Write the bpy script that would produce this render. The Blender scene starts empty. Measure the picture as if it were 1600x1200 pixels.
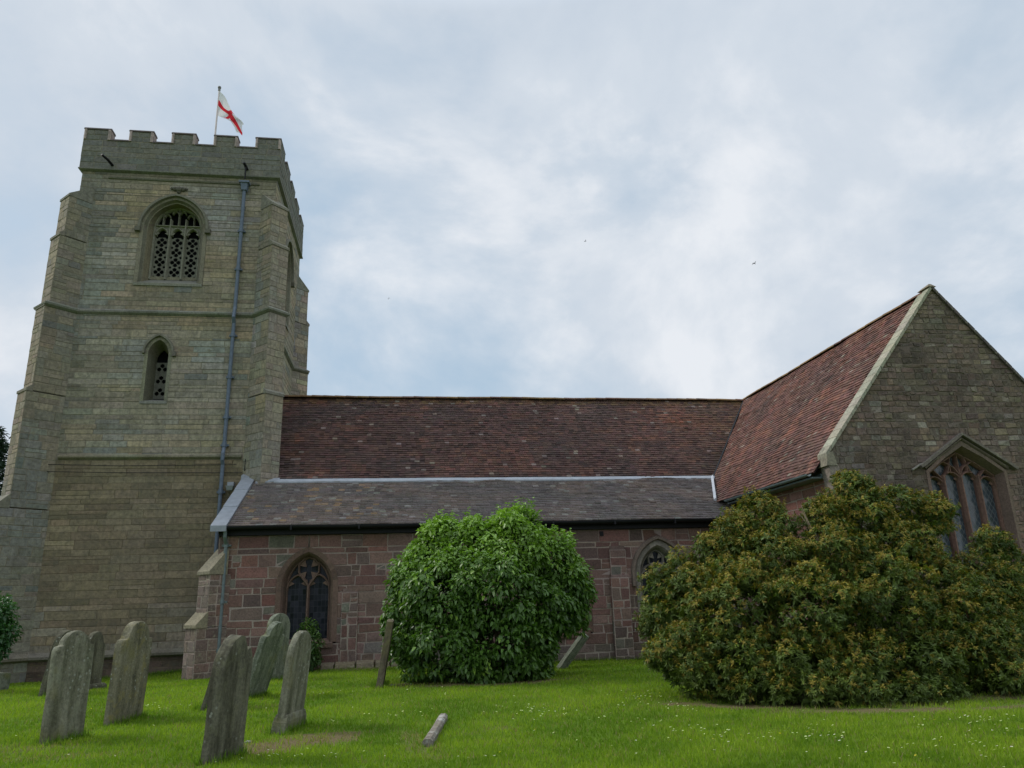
import bpy, bmesh, math, random
import numpy as np
from mathutils import Vector, Matrix, noise
R = math.radians
scene = bpy.context.scene
col = scene.collection
random.seed(7); rng = np.random.default_rng(7)

# ------------------------------------------------------------------ camera
PITCH, YAW, ROLL = R(16.2), R(8.68), R(-1.82)
fw = Vector((math.sin(YAW)*math.cos(PITCH), math.cos(YAW)*math.cos(PITCH), math.sin(PITCH)))
r0 = Vector((math.cos(YAW), -math.sin(YAW), 0)); u0 = r0.cross(fw)
rt = r0*math.cos(ROLL) + u0*math.sin(ROLL); up = -r0*math.sin(ROLL) + u0*math.cos(ROLL)
cam = bpy.data.cameras.new('camera'); camo = bpy.data.objects.new('camera', cam); col.objects.link(camo)
m4 = Matrix((rt, up, -fw)).transposed().to_4x4(); m4.translation = Vector((0, 0, 1.6)); camo.matrix_world = m4
cam.sensor_fit = 'HORIZONTAL'; cam.sensor_width = 36; cam.lens = 1163/1600*36; cam.clip_end = 2000
scene.camera = camo
scene.render.resolution_x, scene.render.resolution_y = 1024, 768

# ------------------------------------------------------------------ world, sun, exposure
SUN_DIR = Vector((-0.72, 0.30, 0.66)).normalized()          # towards the sun
w = bpy.data.worlds.new('World'); scene.world = w; w.use_nodes = True
nt = w.node_tree; nt.nodes.clear()
def nd(t, type_, **kw):
    n = t.nodes.new(type_)
    for k, v in kw.items():
        if k in n.inputs: n.inputs[k].default_value = v
        else: setattr(n, k, v)
    return n
def ramp(t, fac, stops):
    n = t.nodes.new('ShaderNodeValToRGB'); e = n.color_ramp.elements
    while len(e) < len(stops): e.new(0.5)
    for k, (p, c) in enumerate(stops):
        e[k].position = p; e[k].color = (*c, 1) if len(c) == 3 else c
    t.links.new(fac, n.inputs[0]); return n.outputs[0]
def mixc(t, fac, a, b, mode='MIX'):
    n = t.nodes.new('ShaderNodeMix'); n.data_type = 'RGBA'; n.blend_type = mode
    for s, v in ((0, fac), (6, a), (7, b)):
        if isinstance(v, (int, float)): n.inputs[s].default_value = v
        elif isinstance(v, (tuple, list)): n.inputs[s].default_value = (*v[:3], 1)
        else: t.links.new(v, n.inputs[s])
    return n.outputs[2]
def mth(t, op, a, b=0.0, c=None, clamp=False):
    n = t.nodes.new('ShaderNodeMath'); n.operation = op; n.use_clamp = clamp
    for i, v in enumerate((a, b) if c is None else (a, b, c)):
        if isinstance(v, (int, float)): n.inputs[i].default_value = v
        else: t.links.new(v, n.inputs[i])
    return n.outputs[0]
tc = nt.nodes.new('ShaderNodeTexCoord')
sky = nt.nodes.new('ShaderNodeTexSky'); sky.sky_type = 'NISHITA'; sky.sun_disc = False
sky.sun_elevation = math.asin(SUN_DIR.z); sky.sun_rotation = math.atan2(SUN_DIR.x, SUN_DIR.y)
sky.air_density = 1.0; sky.dust_density = 2.0
mp = nd(nt, 'ShaderNodeMapping'); mp.inputs['Scale'].default_value = (1.0, 1.0, 1.35); mp.inputs['Location'].default_value = (3.3, 1.7, 0.45)
nt.links.new(tc.outputs['Generated'], mp.inputs[0])
n1 = nd(nt, 'ShaderNodeTexNoise', Scale=2.6, Detail=9.0, Roughness=0.56, Distortion=0.2); nt.links.new(mp.outputs[0], n1.inputs[0])
n2 = nd(nt, 'ShaderNodeTexNoise', Scale=0.9, Detail=3.0, Roughness=0.5); nt.links.new(mp.outputs[0], n2.inputs[0])
cl = mth(nt, 'ADD', mth(nt, 'MULTIPLY', n1.outputs[0], 0.62), mth(nt, 'MULTIPLY', n2.outputs[0], 0.38))
bl_ = None
for dv, am, sh in (((-.342, .768, .541), .11, 30), ((.004, .769, .64), .07, 14), ((.193, .764, .615), .07, 22), ((.342, .836, .429), .10, 60), ((-.059, .872, .485), .05, 40), ((-.424, .835, .351), .06, 30), ((.61, .643, .462), .05, 25), ((.486, .785, .384), .08, 40),
                   ((.265, .811, .522), -.14, 90), ((.353, .805, .477), -.10, 260), ((-.119, .808, .577), -.07, 60), ((-.059, .84, .539), -.05, 60), ((-.025, .944, .329), -.06, 20), ((.144, .939, .312), -.05, 25), ((.61, .678, .41), -.05, 50), ((-.385, .714, .585), -.04, 60), ((.654, .691, .307), -.10, 25), ((-.425, .799, .426), -.05, 60)):
    q = nt.nodes.new('ShaderNodeVectorMath'); q.operation = 'DOT_PRODUCT'; q.inputs[1].default_value = Vector(dv).normalized(); nt.links.new(tc.outputs['Generated'], q.inputs[0])
    g_ = mth(nt, 'MULTIPLY', mth(nt, 'EXPONENT', mth(nt, 'MULTIPLY', mth(nt, 'SUBTRACT', q.outputs['Value'], 1.0), sh)), am)
    bl_ = g_ if bl_ is None else mth(nt, 'ADD', bl_, g_)
cl = mth(nt, 'ADD', cl, bl_)
thick = ramp(nt, cl, [(0.40, (0, 0, 0)), (0.48, (.62, .62, .62)), (0.55, (1, 1, 1))])
tone = ramp(nt, n1.outputs[0], [(0.34, (5.5, 6.3, 7.3)), (0.5, (6.5, 7.15, 7.95)), (0.60, (8.1, 8.45, 8.95))])
skyc = mixc(nt, 0.45, mixc(nt, 1.0, sky.outputs[0], (1.25, 1.25, 1.25), 'MULTIPLY'), (4.9, 6.3, 7.6))
skyc = mixc(nt, 0.6, skyc, (4.8, 6.2, 7.5))
cc = mixc(nt, thick, skyc, tone)
sz = nt.nodes.new('ShaderNodeSeparateXYZ'); nt.links.new(tc.outputs['Generated'], sz.inputs[0])
fac = mth(nt, 'ADD', 1.0, mth(nt, 'MULTIPLY', ramp(nt, sz.outputs[2], [(0.68, (0, 0, 0)), (0.92, (1, 1, 1))]), 1.35))      # overcast sky: brighter overhead
fac = mth(nt, 'ADD', fac, mth(nt, 'MULTIPLY', ramp(nt, mth(nt, 'MULTIPLY', sz.outputs[1], -1.0), [(0.0, (0, 0, 0)), (0.6, (1, 1, 1))]), 0.12))  # sky behind the camera raised, added as fill light
vm = nt.nodes.new('ShaderNodeVectorMath'); vm.operation = 'SCALE'; nt.links.new(cc, vm.inputs[0]); nt.links.new(fac, vm.inputs['Scale']); cc = vm.outputs[0]
bg = nt.nodes.new('ShaderNodeBackground'); bg.inputs[1].default_value = 0.1
nt.links.new(cc, bg.inputs[0]); wo = nt.nodes.new('ShaderNodeOutputWorld'); nt.links.new(bg.outputs[0], wo.inputs[0])
sl = bpy.data.lights.new('sun', 'SUN'); sl.energy = 2.1; sl.angle = R(11); sl.color = (1, .95, .88)
so = bpy.data.objects.new('sun', sl); col.objects.link(so); so.rotation_euler = SUN_DIR.to_track_quat('Z', 'Y').to_euler(); so.location = (-20, 0, 30)
vs = scene.view_settings; vs.view_transform = 'Standard'; vs.look = 'None'; vs.exposure = 0.0; vs.gamma = 1.0

# ------------------------------------------------------------------ helpers
class M:
    def __init__(s): s.v = []; s.f = []; s.c = []; s.m = []
    def poly(s, pts, c=(.5, .5, .5), mi=0):
        i = len(s.v); s.v += [tuple(p) for p in pts]; s.f.append(tuple(range(i, i+len(pts)))); s.c.append(c); s.m.append(mi)
    def hexa(s, a, b, c=(.5, .5, .5), mi=0, back=True):       # a: 4 pts back ring, b: 4 pts front ring
        s.poly(b, c, mi)
        if back: s.poly(a[::-1], c, mi)
        for i in range(4): j = (i+1) % 4; s.poly([a[i], a[j], b[j], b[i]], c, mi)
    def box(s, lo, hi, c=(.5, .5, .5), mi=0):
        x0, y0, z0 = lo; x1, y1, z1 = hi
        s.hexa([(x0, y0, z0), (x1, y0, z0), (x1, y1, z0), (x0, y1, z0)], [(x0, y0, z1), (x1, y0, z1), (x1, y1, z1), (x0, y1, z1)], c, mi)
    def tube(s, pts, r, n=10, c=(.5, .5, .5), mi=0):
        rings = []
        for i, p in enumerate(pts):
            p = Vector(p); a = Vector(pts[max(i-1, 0)]); b = Vector(pts[min(i+1, len(pts)-1)])
            d = (b-a).normalized(); e = d.orthogonal().normalized() if i == 0 else (e - d*e.dot(d)).normalized()
            g = d.cross(e); rr = r[i] if isinstance(r, (list, tuple)) else r
            rings.append([p + (e*math.cos(t) + g*math.sin(t))*rr for t in [k*2*math.pi/n for k in range(n)]])
        for A, B in zip(rings, rings[1:]):
            for k in range(n): j = (k+1) % n; s.poly([A[k], A[j], B[j], B[k]], c, mi)
        s.poly(rings[0][::-1], c, mi); s.poly(rings[-1], c, mi)
    def build(s, name, mats, parent=None, smooth=False, kids=None):
        me = bpy.data.meshes.new(name); me.from_pydata(s.v, [], s.f); me.update()
        for m in (mats if isinstance(mats, (list, tuple)) else [mats]): me.materials.append(m)
        me.polygons.foreach_set('material_index', s.m)
        ca = me.color_attributes.new('Col', 'FLOAT_COLOR', 'CORNER')
        arr = np.ones((len(me.loops), 4), np.float32); k = 0
        cs = np.array(s.c, np.float32); ln = np.array([len(f) for f in s.f]); arr[:, :3] = np.repeat(cs, ln, axis=0)
        ca.data.foreach_set('color', arr.ravel())
        if smooth:
            bm = bmesh.new(); bm.from_mesh(me); bmesh.ops.remove_doubles(bm, verts=bm.verts, dist=1e-4); bm.to_mesh(me); bm.free()
            me.polygons.foreach_set('use_smooth', [True]*len(me.polygons))
        o = bpy.data.objects.new(name, me); col.objects.link(o)
        if parent: o.parent = parent
        return o
def npmesh(name, V, Fq, C, mat, parent=None):
    """V (n,3), Fq (k,m) index array, C (k,3) colour per face"""
    me = bpy.data.meshes.new(name); k, m = Fq.shape
    me.vertices.add(len(V)); me.vertices.foreach_set('co', np.asarray(V, np.float32).ravel())
    me.loops.add(k*m); me.loops.foreach_set('vertex_index', Fq.astype(np.int32).ravel())
    me.polygons.add(k); me.polygons.foreach_set('loop_start', np.arange(0, k*m, m, dtype=np.int32))
    me.update(calc_edges=True); me.materials.append(mat)
    ca = me.color_attributes.new('Col', 'FLOAT_COLOR', 'CORNER'); a = np.ones((k*m, 4), np.float32); a[:, :3] = np.repeat(C, m, axis=0)
    ca.data.foreach_set('color', a.ravel())
    o = bpy.data.objects.new(name, me); col.objects.link(o)
    if parent: o.parent = parent
    return o
def empty(name, loc=(0, 0, 0)):
    o = bpy.data.objects.new(name, None); o.location = loc; col.objects.link(o); return o
def tag(o, label=None, cat=None, group=None, kind=None):
    if label: o['label'] = label
    if cat: o['category'] = cat
    if group: o['group'] = group
    if kind: o['kind'] = kind
    return o
def nz(x, y=0, z=0): return noise.noise(Vector((x, y, z)))
def lerp(a, b, t): return a + (b-a)*t
def mixv(a, b, t): return tuple(a[i] + (b[i]-a[i])*t for i in range(3))
def sc(c, k): return tuple(x*k for x in c)
def jit(c, s=.15, h=.04):
    k = 1 + random.uniform(-s, s); return tuple(max(.005, x*k*(1+random.uniform(-h, h))) for x in c)
def sstep(a, b, x):
    t = min(1, max(0, (x-a)/(b-a))); return t*t*(3-2*t)
class Fr:                                                     # wall frame: a along the wall, z up, d out of the wall
    def __init__(s, o, u, n): s.o = Vector(o); s.u = Vector(u).normalized(); s.n = Vector(n).normalized(); s.z = Vector((0, 0, 1))
    def P(s, a, z, d=0): return s.o + s.u*a + s.z*z + s.n*d

# ------------------------------------------------------------------ materials
def stone_mat(name, bump=.35, fine=28, stain=(.06, .06, .05), stain_amt=.35, lich=None, lich_amt=0.0, rough=.92, streak=0.0, tint=None):
    m = bpy.data.materials.new(name); m.use_nodes = True; t = m.node_tree; b = t.nodes['Principled BSDF']
    g = t.nodes.new('ShaderNodeNewGeometry'); at = nd(t, 'ShaderNodeAttribute', attribute_name='Col')
    base = at.outputs[0] if tint is None else t.nodes.new('ShaderNodeRGB').outputs[0]
    if tint is not None: base.default_value = (*tint, 1)
    f1 = nd(t, 'ShaderNodeTexNoise', Scale=fine, Detail=6.0, Roughness=.65); t.links.new(g.outputs[0], f1.inputs[0])
    f2 = nd(t, 'ShaderNodeTexNoise', Scale=3.2, Detail=6.0, Roughness=.62, Distortion=.6); t.links.new(g.outputs[0], f2.inputs[0])
    v = ramp(t, f1.outputs[0], [(.25, (.55, .55, .55)), (.5, (1, 1, 1)), (.78, (1.4, 1.38, 1.3))])
    c = mixc(t, 1.0, base, v, 'MULTIPLY')
    st = ramp(t, f2.outputs[0], [(.50, (0, 0, 0)), (.68, (1, 1, 1))])
    c = mixc(t, mth(t, 'MULTIPLY', st, stain_amt), c, stain)
    if streak:
        mpn = nd(t, 'ShaderNodeMapping'); mpn.inputs['Scale'].default_value = (7, 7, .55); t.links.new(g.outputs[0], mpn.inputs[0])
        f3 = nd(t, 'ShaderNodeTexNoise', Scale=1.6, Detail=4.0, Roughness=.6); t.links.new(mpn.outputs[0], f3.inputs[0])
        c = mixc(t, mth(t, 'MULTIPLY', ramp(t, f3.outputs[0], [(.45, (0, 0, 0)), (.65, (1, 1, 1))]), streak), c, stain)
    if lich:
        f4 = nd(t, 'ShaderNodeTexNoise', Scale=9.0, Detail=8.0, Roughness=.7); t.links.new(g.outputs[0], f4.inputs[0])
        c = mixc(t, mth(t, 'MULTIPLY', ramp(t, f4.outputs[0], [(.56, (0, 0, 0)), (.64, (1, 1, 1))]), lich_amt), c, lich)
    t.links.new(c, b.inputs['Base Color']); b.inputs['Roughness'].default_value = rough; b.inputs['Specular IOR Level'].default_value = .25
    bp = nd(t, 'ShaderNodeBump', Strength=bump, Distance=.03)
    hb = mth(t, 'ADD', f1.outputs[0], mth(t, 'MULTIPLY', f2.outputs[0], 1.3)); t.links.new(hb, bp.inputs['Height']); t.links.new(bp.outputs[0], b.inputs['Normal'])
    return m
def plain(name, c, rough=.6, metal=0.0, var=.2, scale=14, bump=.1, spec=.4):
    m = bpy.data.materials.new(name); m.use_nodes = True; t = m.node_tree; b = t.nodes['Principled BSDF']
    g = t.nodes.new('ShaderNodeNewGeometry'); f = nd(t, 'ShaderNodeTexNoise', Scale=scale, Detail=5.0, Roughness=.6); t.links.new(g.outputs[0], f.inputs[0])
    t.links.new(ramp(t, f.outputs[0], [(.3, sc(c, 1-var)), (.7, sc(c, 1+var))]), b.inputs['Base Color'])
    b.inputs['Roughness'].default_value = rough; b.inputs['Metallic'].default_value = metal; b.inputs['Specular IOR Level'].default_value = spec
    bp = nd(t, 'ShaderNodeBump', Strength=bump, Distance=.01); t.links.new(f.outputs[0], bp.inputs['Height']); t.links.new(bp.outputs[0], b.inputs['Normal'])
    return m
def leaf_mat(name, trans=.35, rough=.45, spec=.4):
    m = bpy.data.materials.new(name); m.use_nodes = True; t = m.node_tree; b = t.nodes['Principled BSDF']
    at = nd(t, 'ShaderNodeAttribute', attribute_name='Col'); t.links.new(at.outputs[0], b.inputs['Base Color'])
    b.inputs['Roughness'].default_value = rough; b.inputs['Specular IOR Level'].default_value = spec
    tr = t.nodes.new('ShaderNodeBsdfTranslucent'); t.links.new(mixc(t, 1.0, at.outputs[0], (1.3, 1.5, .7), 'MULTIPLY'), tr.inputs[0])
    mx = t.nodes.new('ShaderNodeMixShader'); mx.inputs[0].default_value = trans
    t.links.new(b.outputs[0], mx.inputs[1]); t.links.new(tr.outputs[0], mx.inputs[2])
    t.links.new(mx.outputs[0], t.nodes['Material Output'].inputs[0]); return m
def glass_mat(name, base, cell, diamond=False, rough=.12):
    m = bpy.data.materials.new(name); m.use_nodes = True; t = m.node_tree; b = t.nodes['Principled BSDF']
    g = t.nodes.new('ShaderNodeNewGeometry'); sp = t.nodes.new('ShaderNodeSeparateXYZ'); t.links.new(g.outputs[0], sp.inputs[0])
    x, z = sp.outputs[0], sp.outputs[2]
    if diamond: p = mth(t, 'ADD', x, mth(t, 'MULTIPLY', z, .62)); q = mth(t, 'SUBTRACT', x, mth(t, 'MULTIPLY', z, .62))
    else: p, q = x, z
    fx = mth(t, 'DIVIDE', p, cell[0]); fz = mth(t, 'DIVIDE', q, cell[1])
    lead = mth(t, 'MAXIMUM', mth(t, 'LESS_THAN', mth(t, 'FRACT', fx), .13), mth(t, 'LESS_THAN', mth(t, 'FRACT', fz), .10))
    lc_ = (.10, .11, .12) if diamond else (.035, .038, .045)
    cb = t.nodes.new('ShaderNodeCombineXYZ'); t.links.new(mth(t, 'FLOOR', fx), cb.inputs[0]); t.links.new(mth(t, 'FLOOR', fz), cb.inputs[1])
    wn = nd(t, 'ShaderNodeTexWhiteNoise'); t.links.new(cb.outputs[0], wn.inputs[0])
    cg = mixc(t, wn.outputs[0], base, sc(base, 2.2)); c = mixc(t, lead, cg, lc_)
    t.links.new(c, b.inputs['Base Color']); b.inputs['Specular IOR Level'].default_value = .6 if diamond else .22
    t.links.new(mth(t, 'ADD', mth(t, 'MULTIPLY', lead, .5), rough), b.inputs['Roughness'])
    sub = t.nodes.new('ShaderNodeVectorMath'); sub.operation = 'SUBTRACT'; t.links.new(wn.outputs[1], sub.inputs[0]); sub.inputs[1].default_value = (.5, .5, .5)
    scl = t.nodes.new('ShaderNodeVectorMath'); scl.operation = 'SCALE'; scl.inputs['Scale'].default_value = .16; t.links.new(sub.outputs[0], scl.inputs[0])
    add = t.nodes.new('ShaderNodeVectorMath'); t.links.new(g.outputs['Normal'], add.inputs[0]); t.links.new(scl.outputs[0], add.inputs[1])
    nm = t.nodes.new('ShaderNodeVectorMath'); nm.operation = 'NORMALIZE'; t.links.new(add.outputs[0], nm.inputs[0]); t.links.new(nm.outputs[0], b.inputs['Normal'])
    return m
MT = dict(
    tower=stone_mat('tower_stone', .5, 11, (.10, .095, .07), .5, (.20, .17, .075), .35, streak=.25),
    red=stone_mat('red_sandstone', .45, 24, (.055, .045, .04), .35, (.17, .16, .11), .25),
    gable=stone_mat('gable_stone', .7, 14, (.055, .045, .038), .65, (.26, .235, .19), .32),
    mortar=stone_mat('lime_mortar', .3, 40, (.12, .1, .09), .3),
    dress=stone_mat('dressed_stone', .35, 22, (.07, .06, .05), .4, (.2, .18, .1), .2, streak=.2),
    lichen=stone_mat('lichened_stone', .4, 18, (.08, .075, .06), .4, (.3, .29, .2), .5),
    tile=stone_mat('clay_tile', .35, 30, (.025, .02, .018), .5, (.17, .12, .06), .18, rough=.85),
    slate=stone_mat('stone_tile', .35, 30, (.045, .04, .038), .4, (.23, .22, .19), .3, rough=.8),
    lead=plain('lead_sheet', (.235, .255, .285), .45, .0, .18, 5, .15, .5),
    pipe=plain('painted_iron_pipe', (.10, .13, .18), .5, 0, .2, 9, .05),
    pipe2=plain('grey_green_pipe', (.13, .165, .175), .5, 0, .2, 9, .05),
    black=plain('black_gutter', (.006, .006, .008), .5, 0, .3, 9, .02, .25),
    dark=plain('dark_void', (.008, .008, .009), .9, 0, .2, 9, .0, .05),
    white=plain('painted_pole', (.62, .55, .55), .5, 0, .1, 9, .0),
    glassd=glass_mat('leaded_glass', (.004, .005, .009), (.105, .16), rough=.3),
    glassl=glass_mat('diamond_leaded_glass', (.025, .033, .042), (.12, .12), True, .18),
    leaf=leaf_mat('broad_leaf', .26, .42, .45), leaf2=leaf_mat('evergreen_leaf', .16, .55, .25), blade=leaf_mat('grass_blade', .4, .6, .2),
    bark=plain('bark', (.10, .075, .05), .9, 0, .35, 20, .5), leafn=leaf_mat('conifer_needle', .1, .7, .2))
ironm = MT['black']

# ------------------------------------------------------------------ ground
def gz(x, y):
    z = -.13*sstep(18, 22, y)*(1 - math.exp(-((x+1)/2.2)**2)*.9) - .16*sstep(-5.2, -8.5, x)*sstep(20, 25, y) if y > 17 else 0.0
    return z + .035*nz(x*.35, y*.35, 3.1)*(1 if y < 30 else 0) + .012*nz(x*1.3, y*1.3, 8.3)*(1 if y < 26 else 0)
DIRT = [(-1.3, 10.3, 1.1, .5, 1.0, .5), (-.9, 10.8, .6, .25, .9, 0), (4.9, 11.35, 1.3, .3, .95, -.55), (6.6, 10.2, 1.8, .26, .9, -.25), (8.6, 9.9, 1.4, .25, .8, .1),
        (.15, 16.65, .9, .3, .9, 0), (1.8, 16.2, 1.8, .5, .9, 0), (.25, 9.7, .25, 1.2, .45, .15), (-4.6, 10.9, 1.0, .35, .4, 0), (-3.8, 10.2, .9, .3, .35, 0), (6.4, 19.8, 1.4, .25, .35, 0),
        (7.6, 12.2, 3.1, 2.1, 1.0, 0), (-1.0, 21.3, .8, .35, .8, 0), (-2.1, 14.2, .6, .2, .35, 0), (1.2, 10.5, .5, .14, .35, .3), (-2.3, 9.1, .5, .2, .35, 0)]
def dirt(x, y):
    d = 0
    for (cx, cy, rx, ry, s, a) in DIRT:
        dx, dy = x-cx, y-cy; ca, sa = math.cos(a), math.sin(a); p, q = dx*ca+dy*sa, -dx*sa+dy*ca
        rr = math.sqrt((p/rx)**2+(q/ry)**2) + .35*nz(x*2.3, y*2.3, 5)
        d = max(d, s*(1-sstep(.55, 1.1, rr)))
    return d
def ground():
    xs = sorted(set([-400, -200, -100, -60, -40, -28] + [round(-20+.25*i, 3) for i in range(161)] + [28, 40, 60, 100, 200, 400]))
    ys = sorted(set([-400, -200, -80, -30, -10, 0] + [round(4+.25*i, 3) for i in range(104)] + [34, 45, 60, 100, 200, 400, 700]))
    V = []; C = {}
    for y in ys:
        for x in xs: V.append((x, y, gz(x, y) if -20 <= x <= 20 and 4 <= y <= 30 else (0 if y < 30 else -.25)))
    nx = len(xs); F = np.array([(j*nx+i, j*nx+i+1, (j+1)*nx+i+1, (j+1)*nx+i) for j in range(len(ys)-1) for i in range(nx-1)])
    Va = np.array(V); cen = Va[F].mean(axis=1)
    D = np.array([dirt(*c[:2]) if abs(c[0]) < 20 and 4 < c[1] < 30 else 0 for c in cen])
    Cc = np.stack([D, D, D], 1)
    m = bpy.data.materials.new('lawn'); m.use_nodes = True; t = m.node_tree; b = t.nodes['Principled BSDF']
    g = t.nodes.new('ShaderNodeNewGeometry'); at = nd(t, 'ShaderNodeAttribute', attribute_name='Col')
    a = nd(t, 'ShaderNodeTexNoise', Scale=.9, Detail=6.0, Roughness=.6); t.links.new(g.outputs[0], a.inputs[0])
    c2 = nd(t, 'ShaderNodeTexNoise', Scale=60.0, Detail=5.0, Roughness=.7); t.links.new(g.outputs[0], c2.inputs[0])
    gc = mixc(t, ramp(t, a.outputs[0], [(.35, (0, 0, 0)), (.65, (1, 1, 1))]), (.070, .135, .010), (.105, .175, .016))
    gc = mixc(t, 1.0, gc, ramp(t, c2.outputs[0], [(.3, (.6, .6, .6)), (.7, (1.35, 1.35, 1.3))]), 'MULTIPLY')
    dc = ramp(t, c2.outputs[0], [(.3, (.07, .055, .025)), (.55, (.15, .12, .06)), (.75, (.22, .19, .10))])
    c = mixc(t, at.outputs[0], gc, dc)
    t.links.new(c, b.inputs['Base Color']); b.inputs['Roughness'].default_value = .95; b.inputs['Specular IOR Level'].default_value = .1
    bp = nd(t, 'ShaderNodeBump', Strength=.5, Distance=.04); t.links.new(c2.outputs[0], bp.inputs['Height']); t.links.new(bp.outputs[0], b.inputs['Normal'])
    o = npmesh('ground', Va, F, Cc, m); tag(o, kind='structure'); return o
ground()
def grass():
    N = 330000; y = 6.2 + (26-6.2)*rng.random(N)**1.55; x = (-.62*y - .5) + rng.random(N)*((.99+.0)*y + 5.2+1)
    x = np.where(rng.random(N) < .5, x, -.62*y-.5+rng.random(N)*(1.42*y+1)); x = np.clip(x, -.66*y-.5, .82*y+.8)
    keep = []
    for i in range(N):
        xi, yi = x[i], y[i]
        if yi > 21.85 and xi > -5.2: continue
        if xi > 10.3 and yi > 16.6: continue
        if yi > 25.1: continue
        if rng.random() < dirt(xi, yi)*(.72 if yi < 11 and xi < 1 else 1.1): continue
        keep.append(i)
    x, y = x[keep], y[keep]; n = len(x); z = np.array([gz(a, b) for a, b in zip(x, y)])
    pat = np.array([nz(a*.7, b*.7, 1.5) for a, b in zip(x, y)]); pat2 = np.array([nz(a*2.6, b*2.6, 9.5) for a, b in zip(x, y)])
    h = (.030 + .030*rng.random(n) + .022*np.clip(pat+pat2, 0, 1)); wd = .004 + .0038*rng.random(n)*(1+y/12)
    th = rng.random(n)*2*np.pi; le = rng.random(n)*.9; ld = rng.random(n)*2*np.pi
    bx, by = np.cos(th)*wd, np.sin(th)*wd; tx, ty = np.cos(ld)*le*h, np.sin(ld)*le*h
    V = np.empty((n, 3, 3)); V[:, 0] = np.stack([x-bx, y-by, z-.004], 1); V[:, 1] = np.stack([x+bx, y+by, z-.004], 1); V[:, 2] = np.stack([x+tx, y+ty, z+h], 1)
    t = np.clip(.5+pat*.9+pat2*.5+rng.normal(0, .22, n), 0, 1)[:, None]
    C = np.array([.108, .190, .012])*(1-t)+np.array([.235, .325, .026])*t
    dl = np.array([dirt(a, b) for a, b in zip(x, y)]); dry = (rng.random(n) < .05+.12*np.clip(pat2, 0, 1)+.55*dl)[:, None]; C = np.where(dry, np.array([.24, .21, .09]), C)
    bx2, by2 = [], []
    for (sx, sy, hw, ph) in ((-4.42, 11.52, .33, 22), (-4.18, 13.1, .42, 12), (-1.95, 9.5, .3, 20), (-2.72, 15.6, .4, 17), (-2.88, 19.2, .4, 26), (-1.5, 11.45, .42, 14), (-.4, 16.55, .3, 2), (-7.25, 18, .3, 10), (-6.9, 19.15, .3, 24), (-3.15, 14.25, .3, 14)):
        for _ in range(420):
            t_ = rng.uniform(-1, 1)*(hw+.05); o_ = rng.choice([-1, 1])*rng.uniform(.05, .17); q_ = math.radians(90-ph)
            bx2.append(sx+math.cos(q_)*t_-math.sin(q_)*o_); by2.append(sy+math.sin(q_)*t_+math.cos(q_)*o_)
    for k_ in range(5000): bx2.append(rng.uniform(-5, 10.3)); by2.append(21.9-abs(rng.normal(0, .07)))
    for k_ in range(3000): bx2.append(rng.uniform(-9.5, -5.5)); by2.append(25.2-abs(rng.normal(0, .1)))
    n2_ = len(bx2); bx2, by2 = np.array(bx2), np.array(by2); bz2 = np.array([gz(a, b) for a, b in zip(bx2, by2)]); h2_ = rng.uniform(.05, .15, n2_); a2 = rng.random(n2_)*6.28; w2_ = .005
    V2 = np.empty((n2_, 3, 3)); V2[:, 0] = np.stack([bx2-np.cos(a2)*w2_, by2-np.sin(a2)*w2_, bz2], 1); V2[:, 1] = np.stack([bx2+np.cos(a2)*w2_, by2+np.sin(a2)*w2_, bz2], 1); V2[:, 2] = np.stack([bx2+rng.normal(0, .035, n2_), by2+rng.normal(0, .035, n2_), bz2+h2_], 1)
    C2 = np.array([.12, .21, .02])*rng.uniform(.6, 1.3, (n2_, 1)); V = np.concatenate([V, V2]); C = np.concatenate([C, C2]); n = len(V)
    o = npmesh('grass', V.reshape(-1, 3), np.arange(3*n).reshape(n, 3), C, MT['blade'])
    tag(o, 'short green mown grass growing over the churchyard', 'grass', kind='stuff')
grass()
def daisies():
    cl = [[-2.9, 18.2, 2], [-1.6, 15.4, 3], [-1.4, 9.4, 2], [-1.5, 9.2, 2], [-.4, 9.0, 1], [1.9, 11.9, 3], [1.9, 11.5, 3], [2.2, 11.2, 2], [3.9, 12.5, 3], [3.7, 12.2, 3], [4.0, 11.3, 3], [3.5, 9.2, 3], [3.8, 8.7, 3], [4.6, 8.8, 3],
          [4.5, 8.2, 2], [4.6, 7.3, 1], [5.6, 7.7, 2], [7.1, 8.9, 3], [6.9, 8.2, 3], [6.6, 8.8, 2], [3.2, 10.0, 2], [.7, 8.5, 1], [.1, 12., 2], [-4.1, 14.3, 2], [-.5, 11.9, 1], [5.1, 7.2, 2], [5.9, 7.2, 2], [1.9, 9.7, 1], [2.3, 8.8, 1]]
    m = M(); sc0 = [(cx, cy, .35) for cx, cy, k in cl for _ in range(k*6)] + [(random.uniform(-6, 8), random.uniform(7, 17), .6) for _ in range(120)]
    for cx, cy, s in sc0:
        x, y = cx+random.gauss(0, s*.8), cy+random.gauss(0, s*.7); z = gz(x, y)+random.uniform(.045, .07)
        if y > 21.5 or (x > 4.4 and y > 10.6) or dirt(x, y) > .5: continue
        r = random.uniform(.009, .014); tx, ty = random.uniform(-.5, .5), random.uniform(-.8, .1)
        yel = random.random() < .1; c = (.6, .5, .04) if yel else (.78, .78, .74)
        q = [(x+math.cos(a)*r, y+math.sin(a)*r, z+(tx*math.cos(a)+ty*math.sin(a))*r*.8) for a in [k*math.pi/4 for k in range(8)]]
        m.poly(q, c); q2 = [((p[0]-x)*.35+x, (p[1]-y)*.35+y, (p[2]-z)*.35+z+.002) for p in q]; m.poly(q2, (.65, .45, .03))
    o = m.build('daisies', MT['blade']); tag(o, 'tiny white daisies scattered in patches over the lawn', 'daisies', kind='stuff')
daisies()

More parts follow.
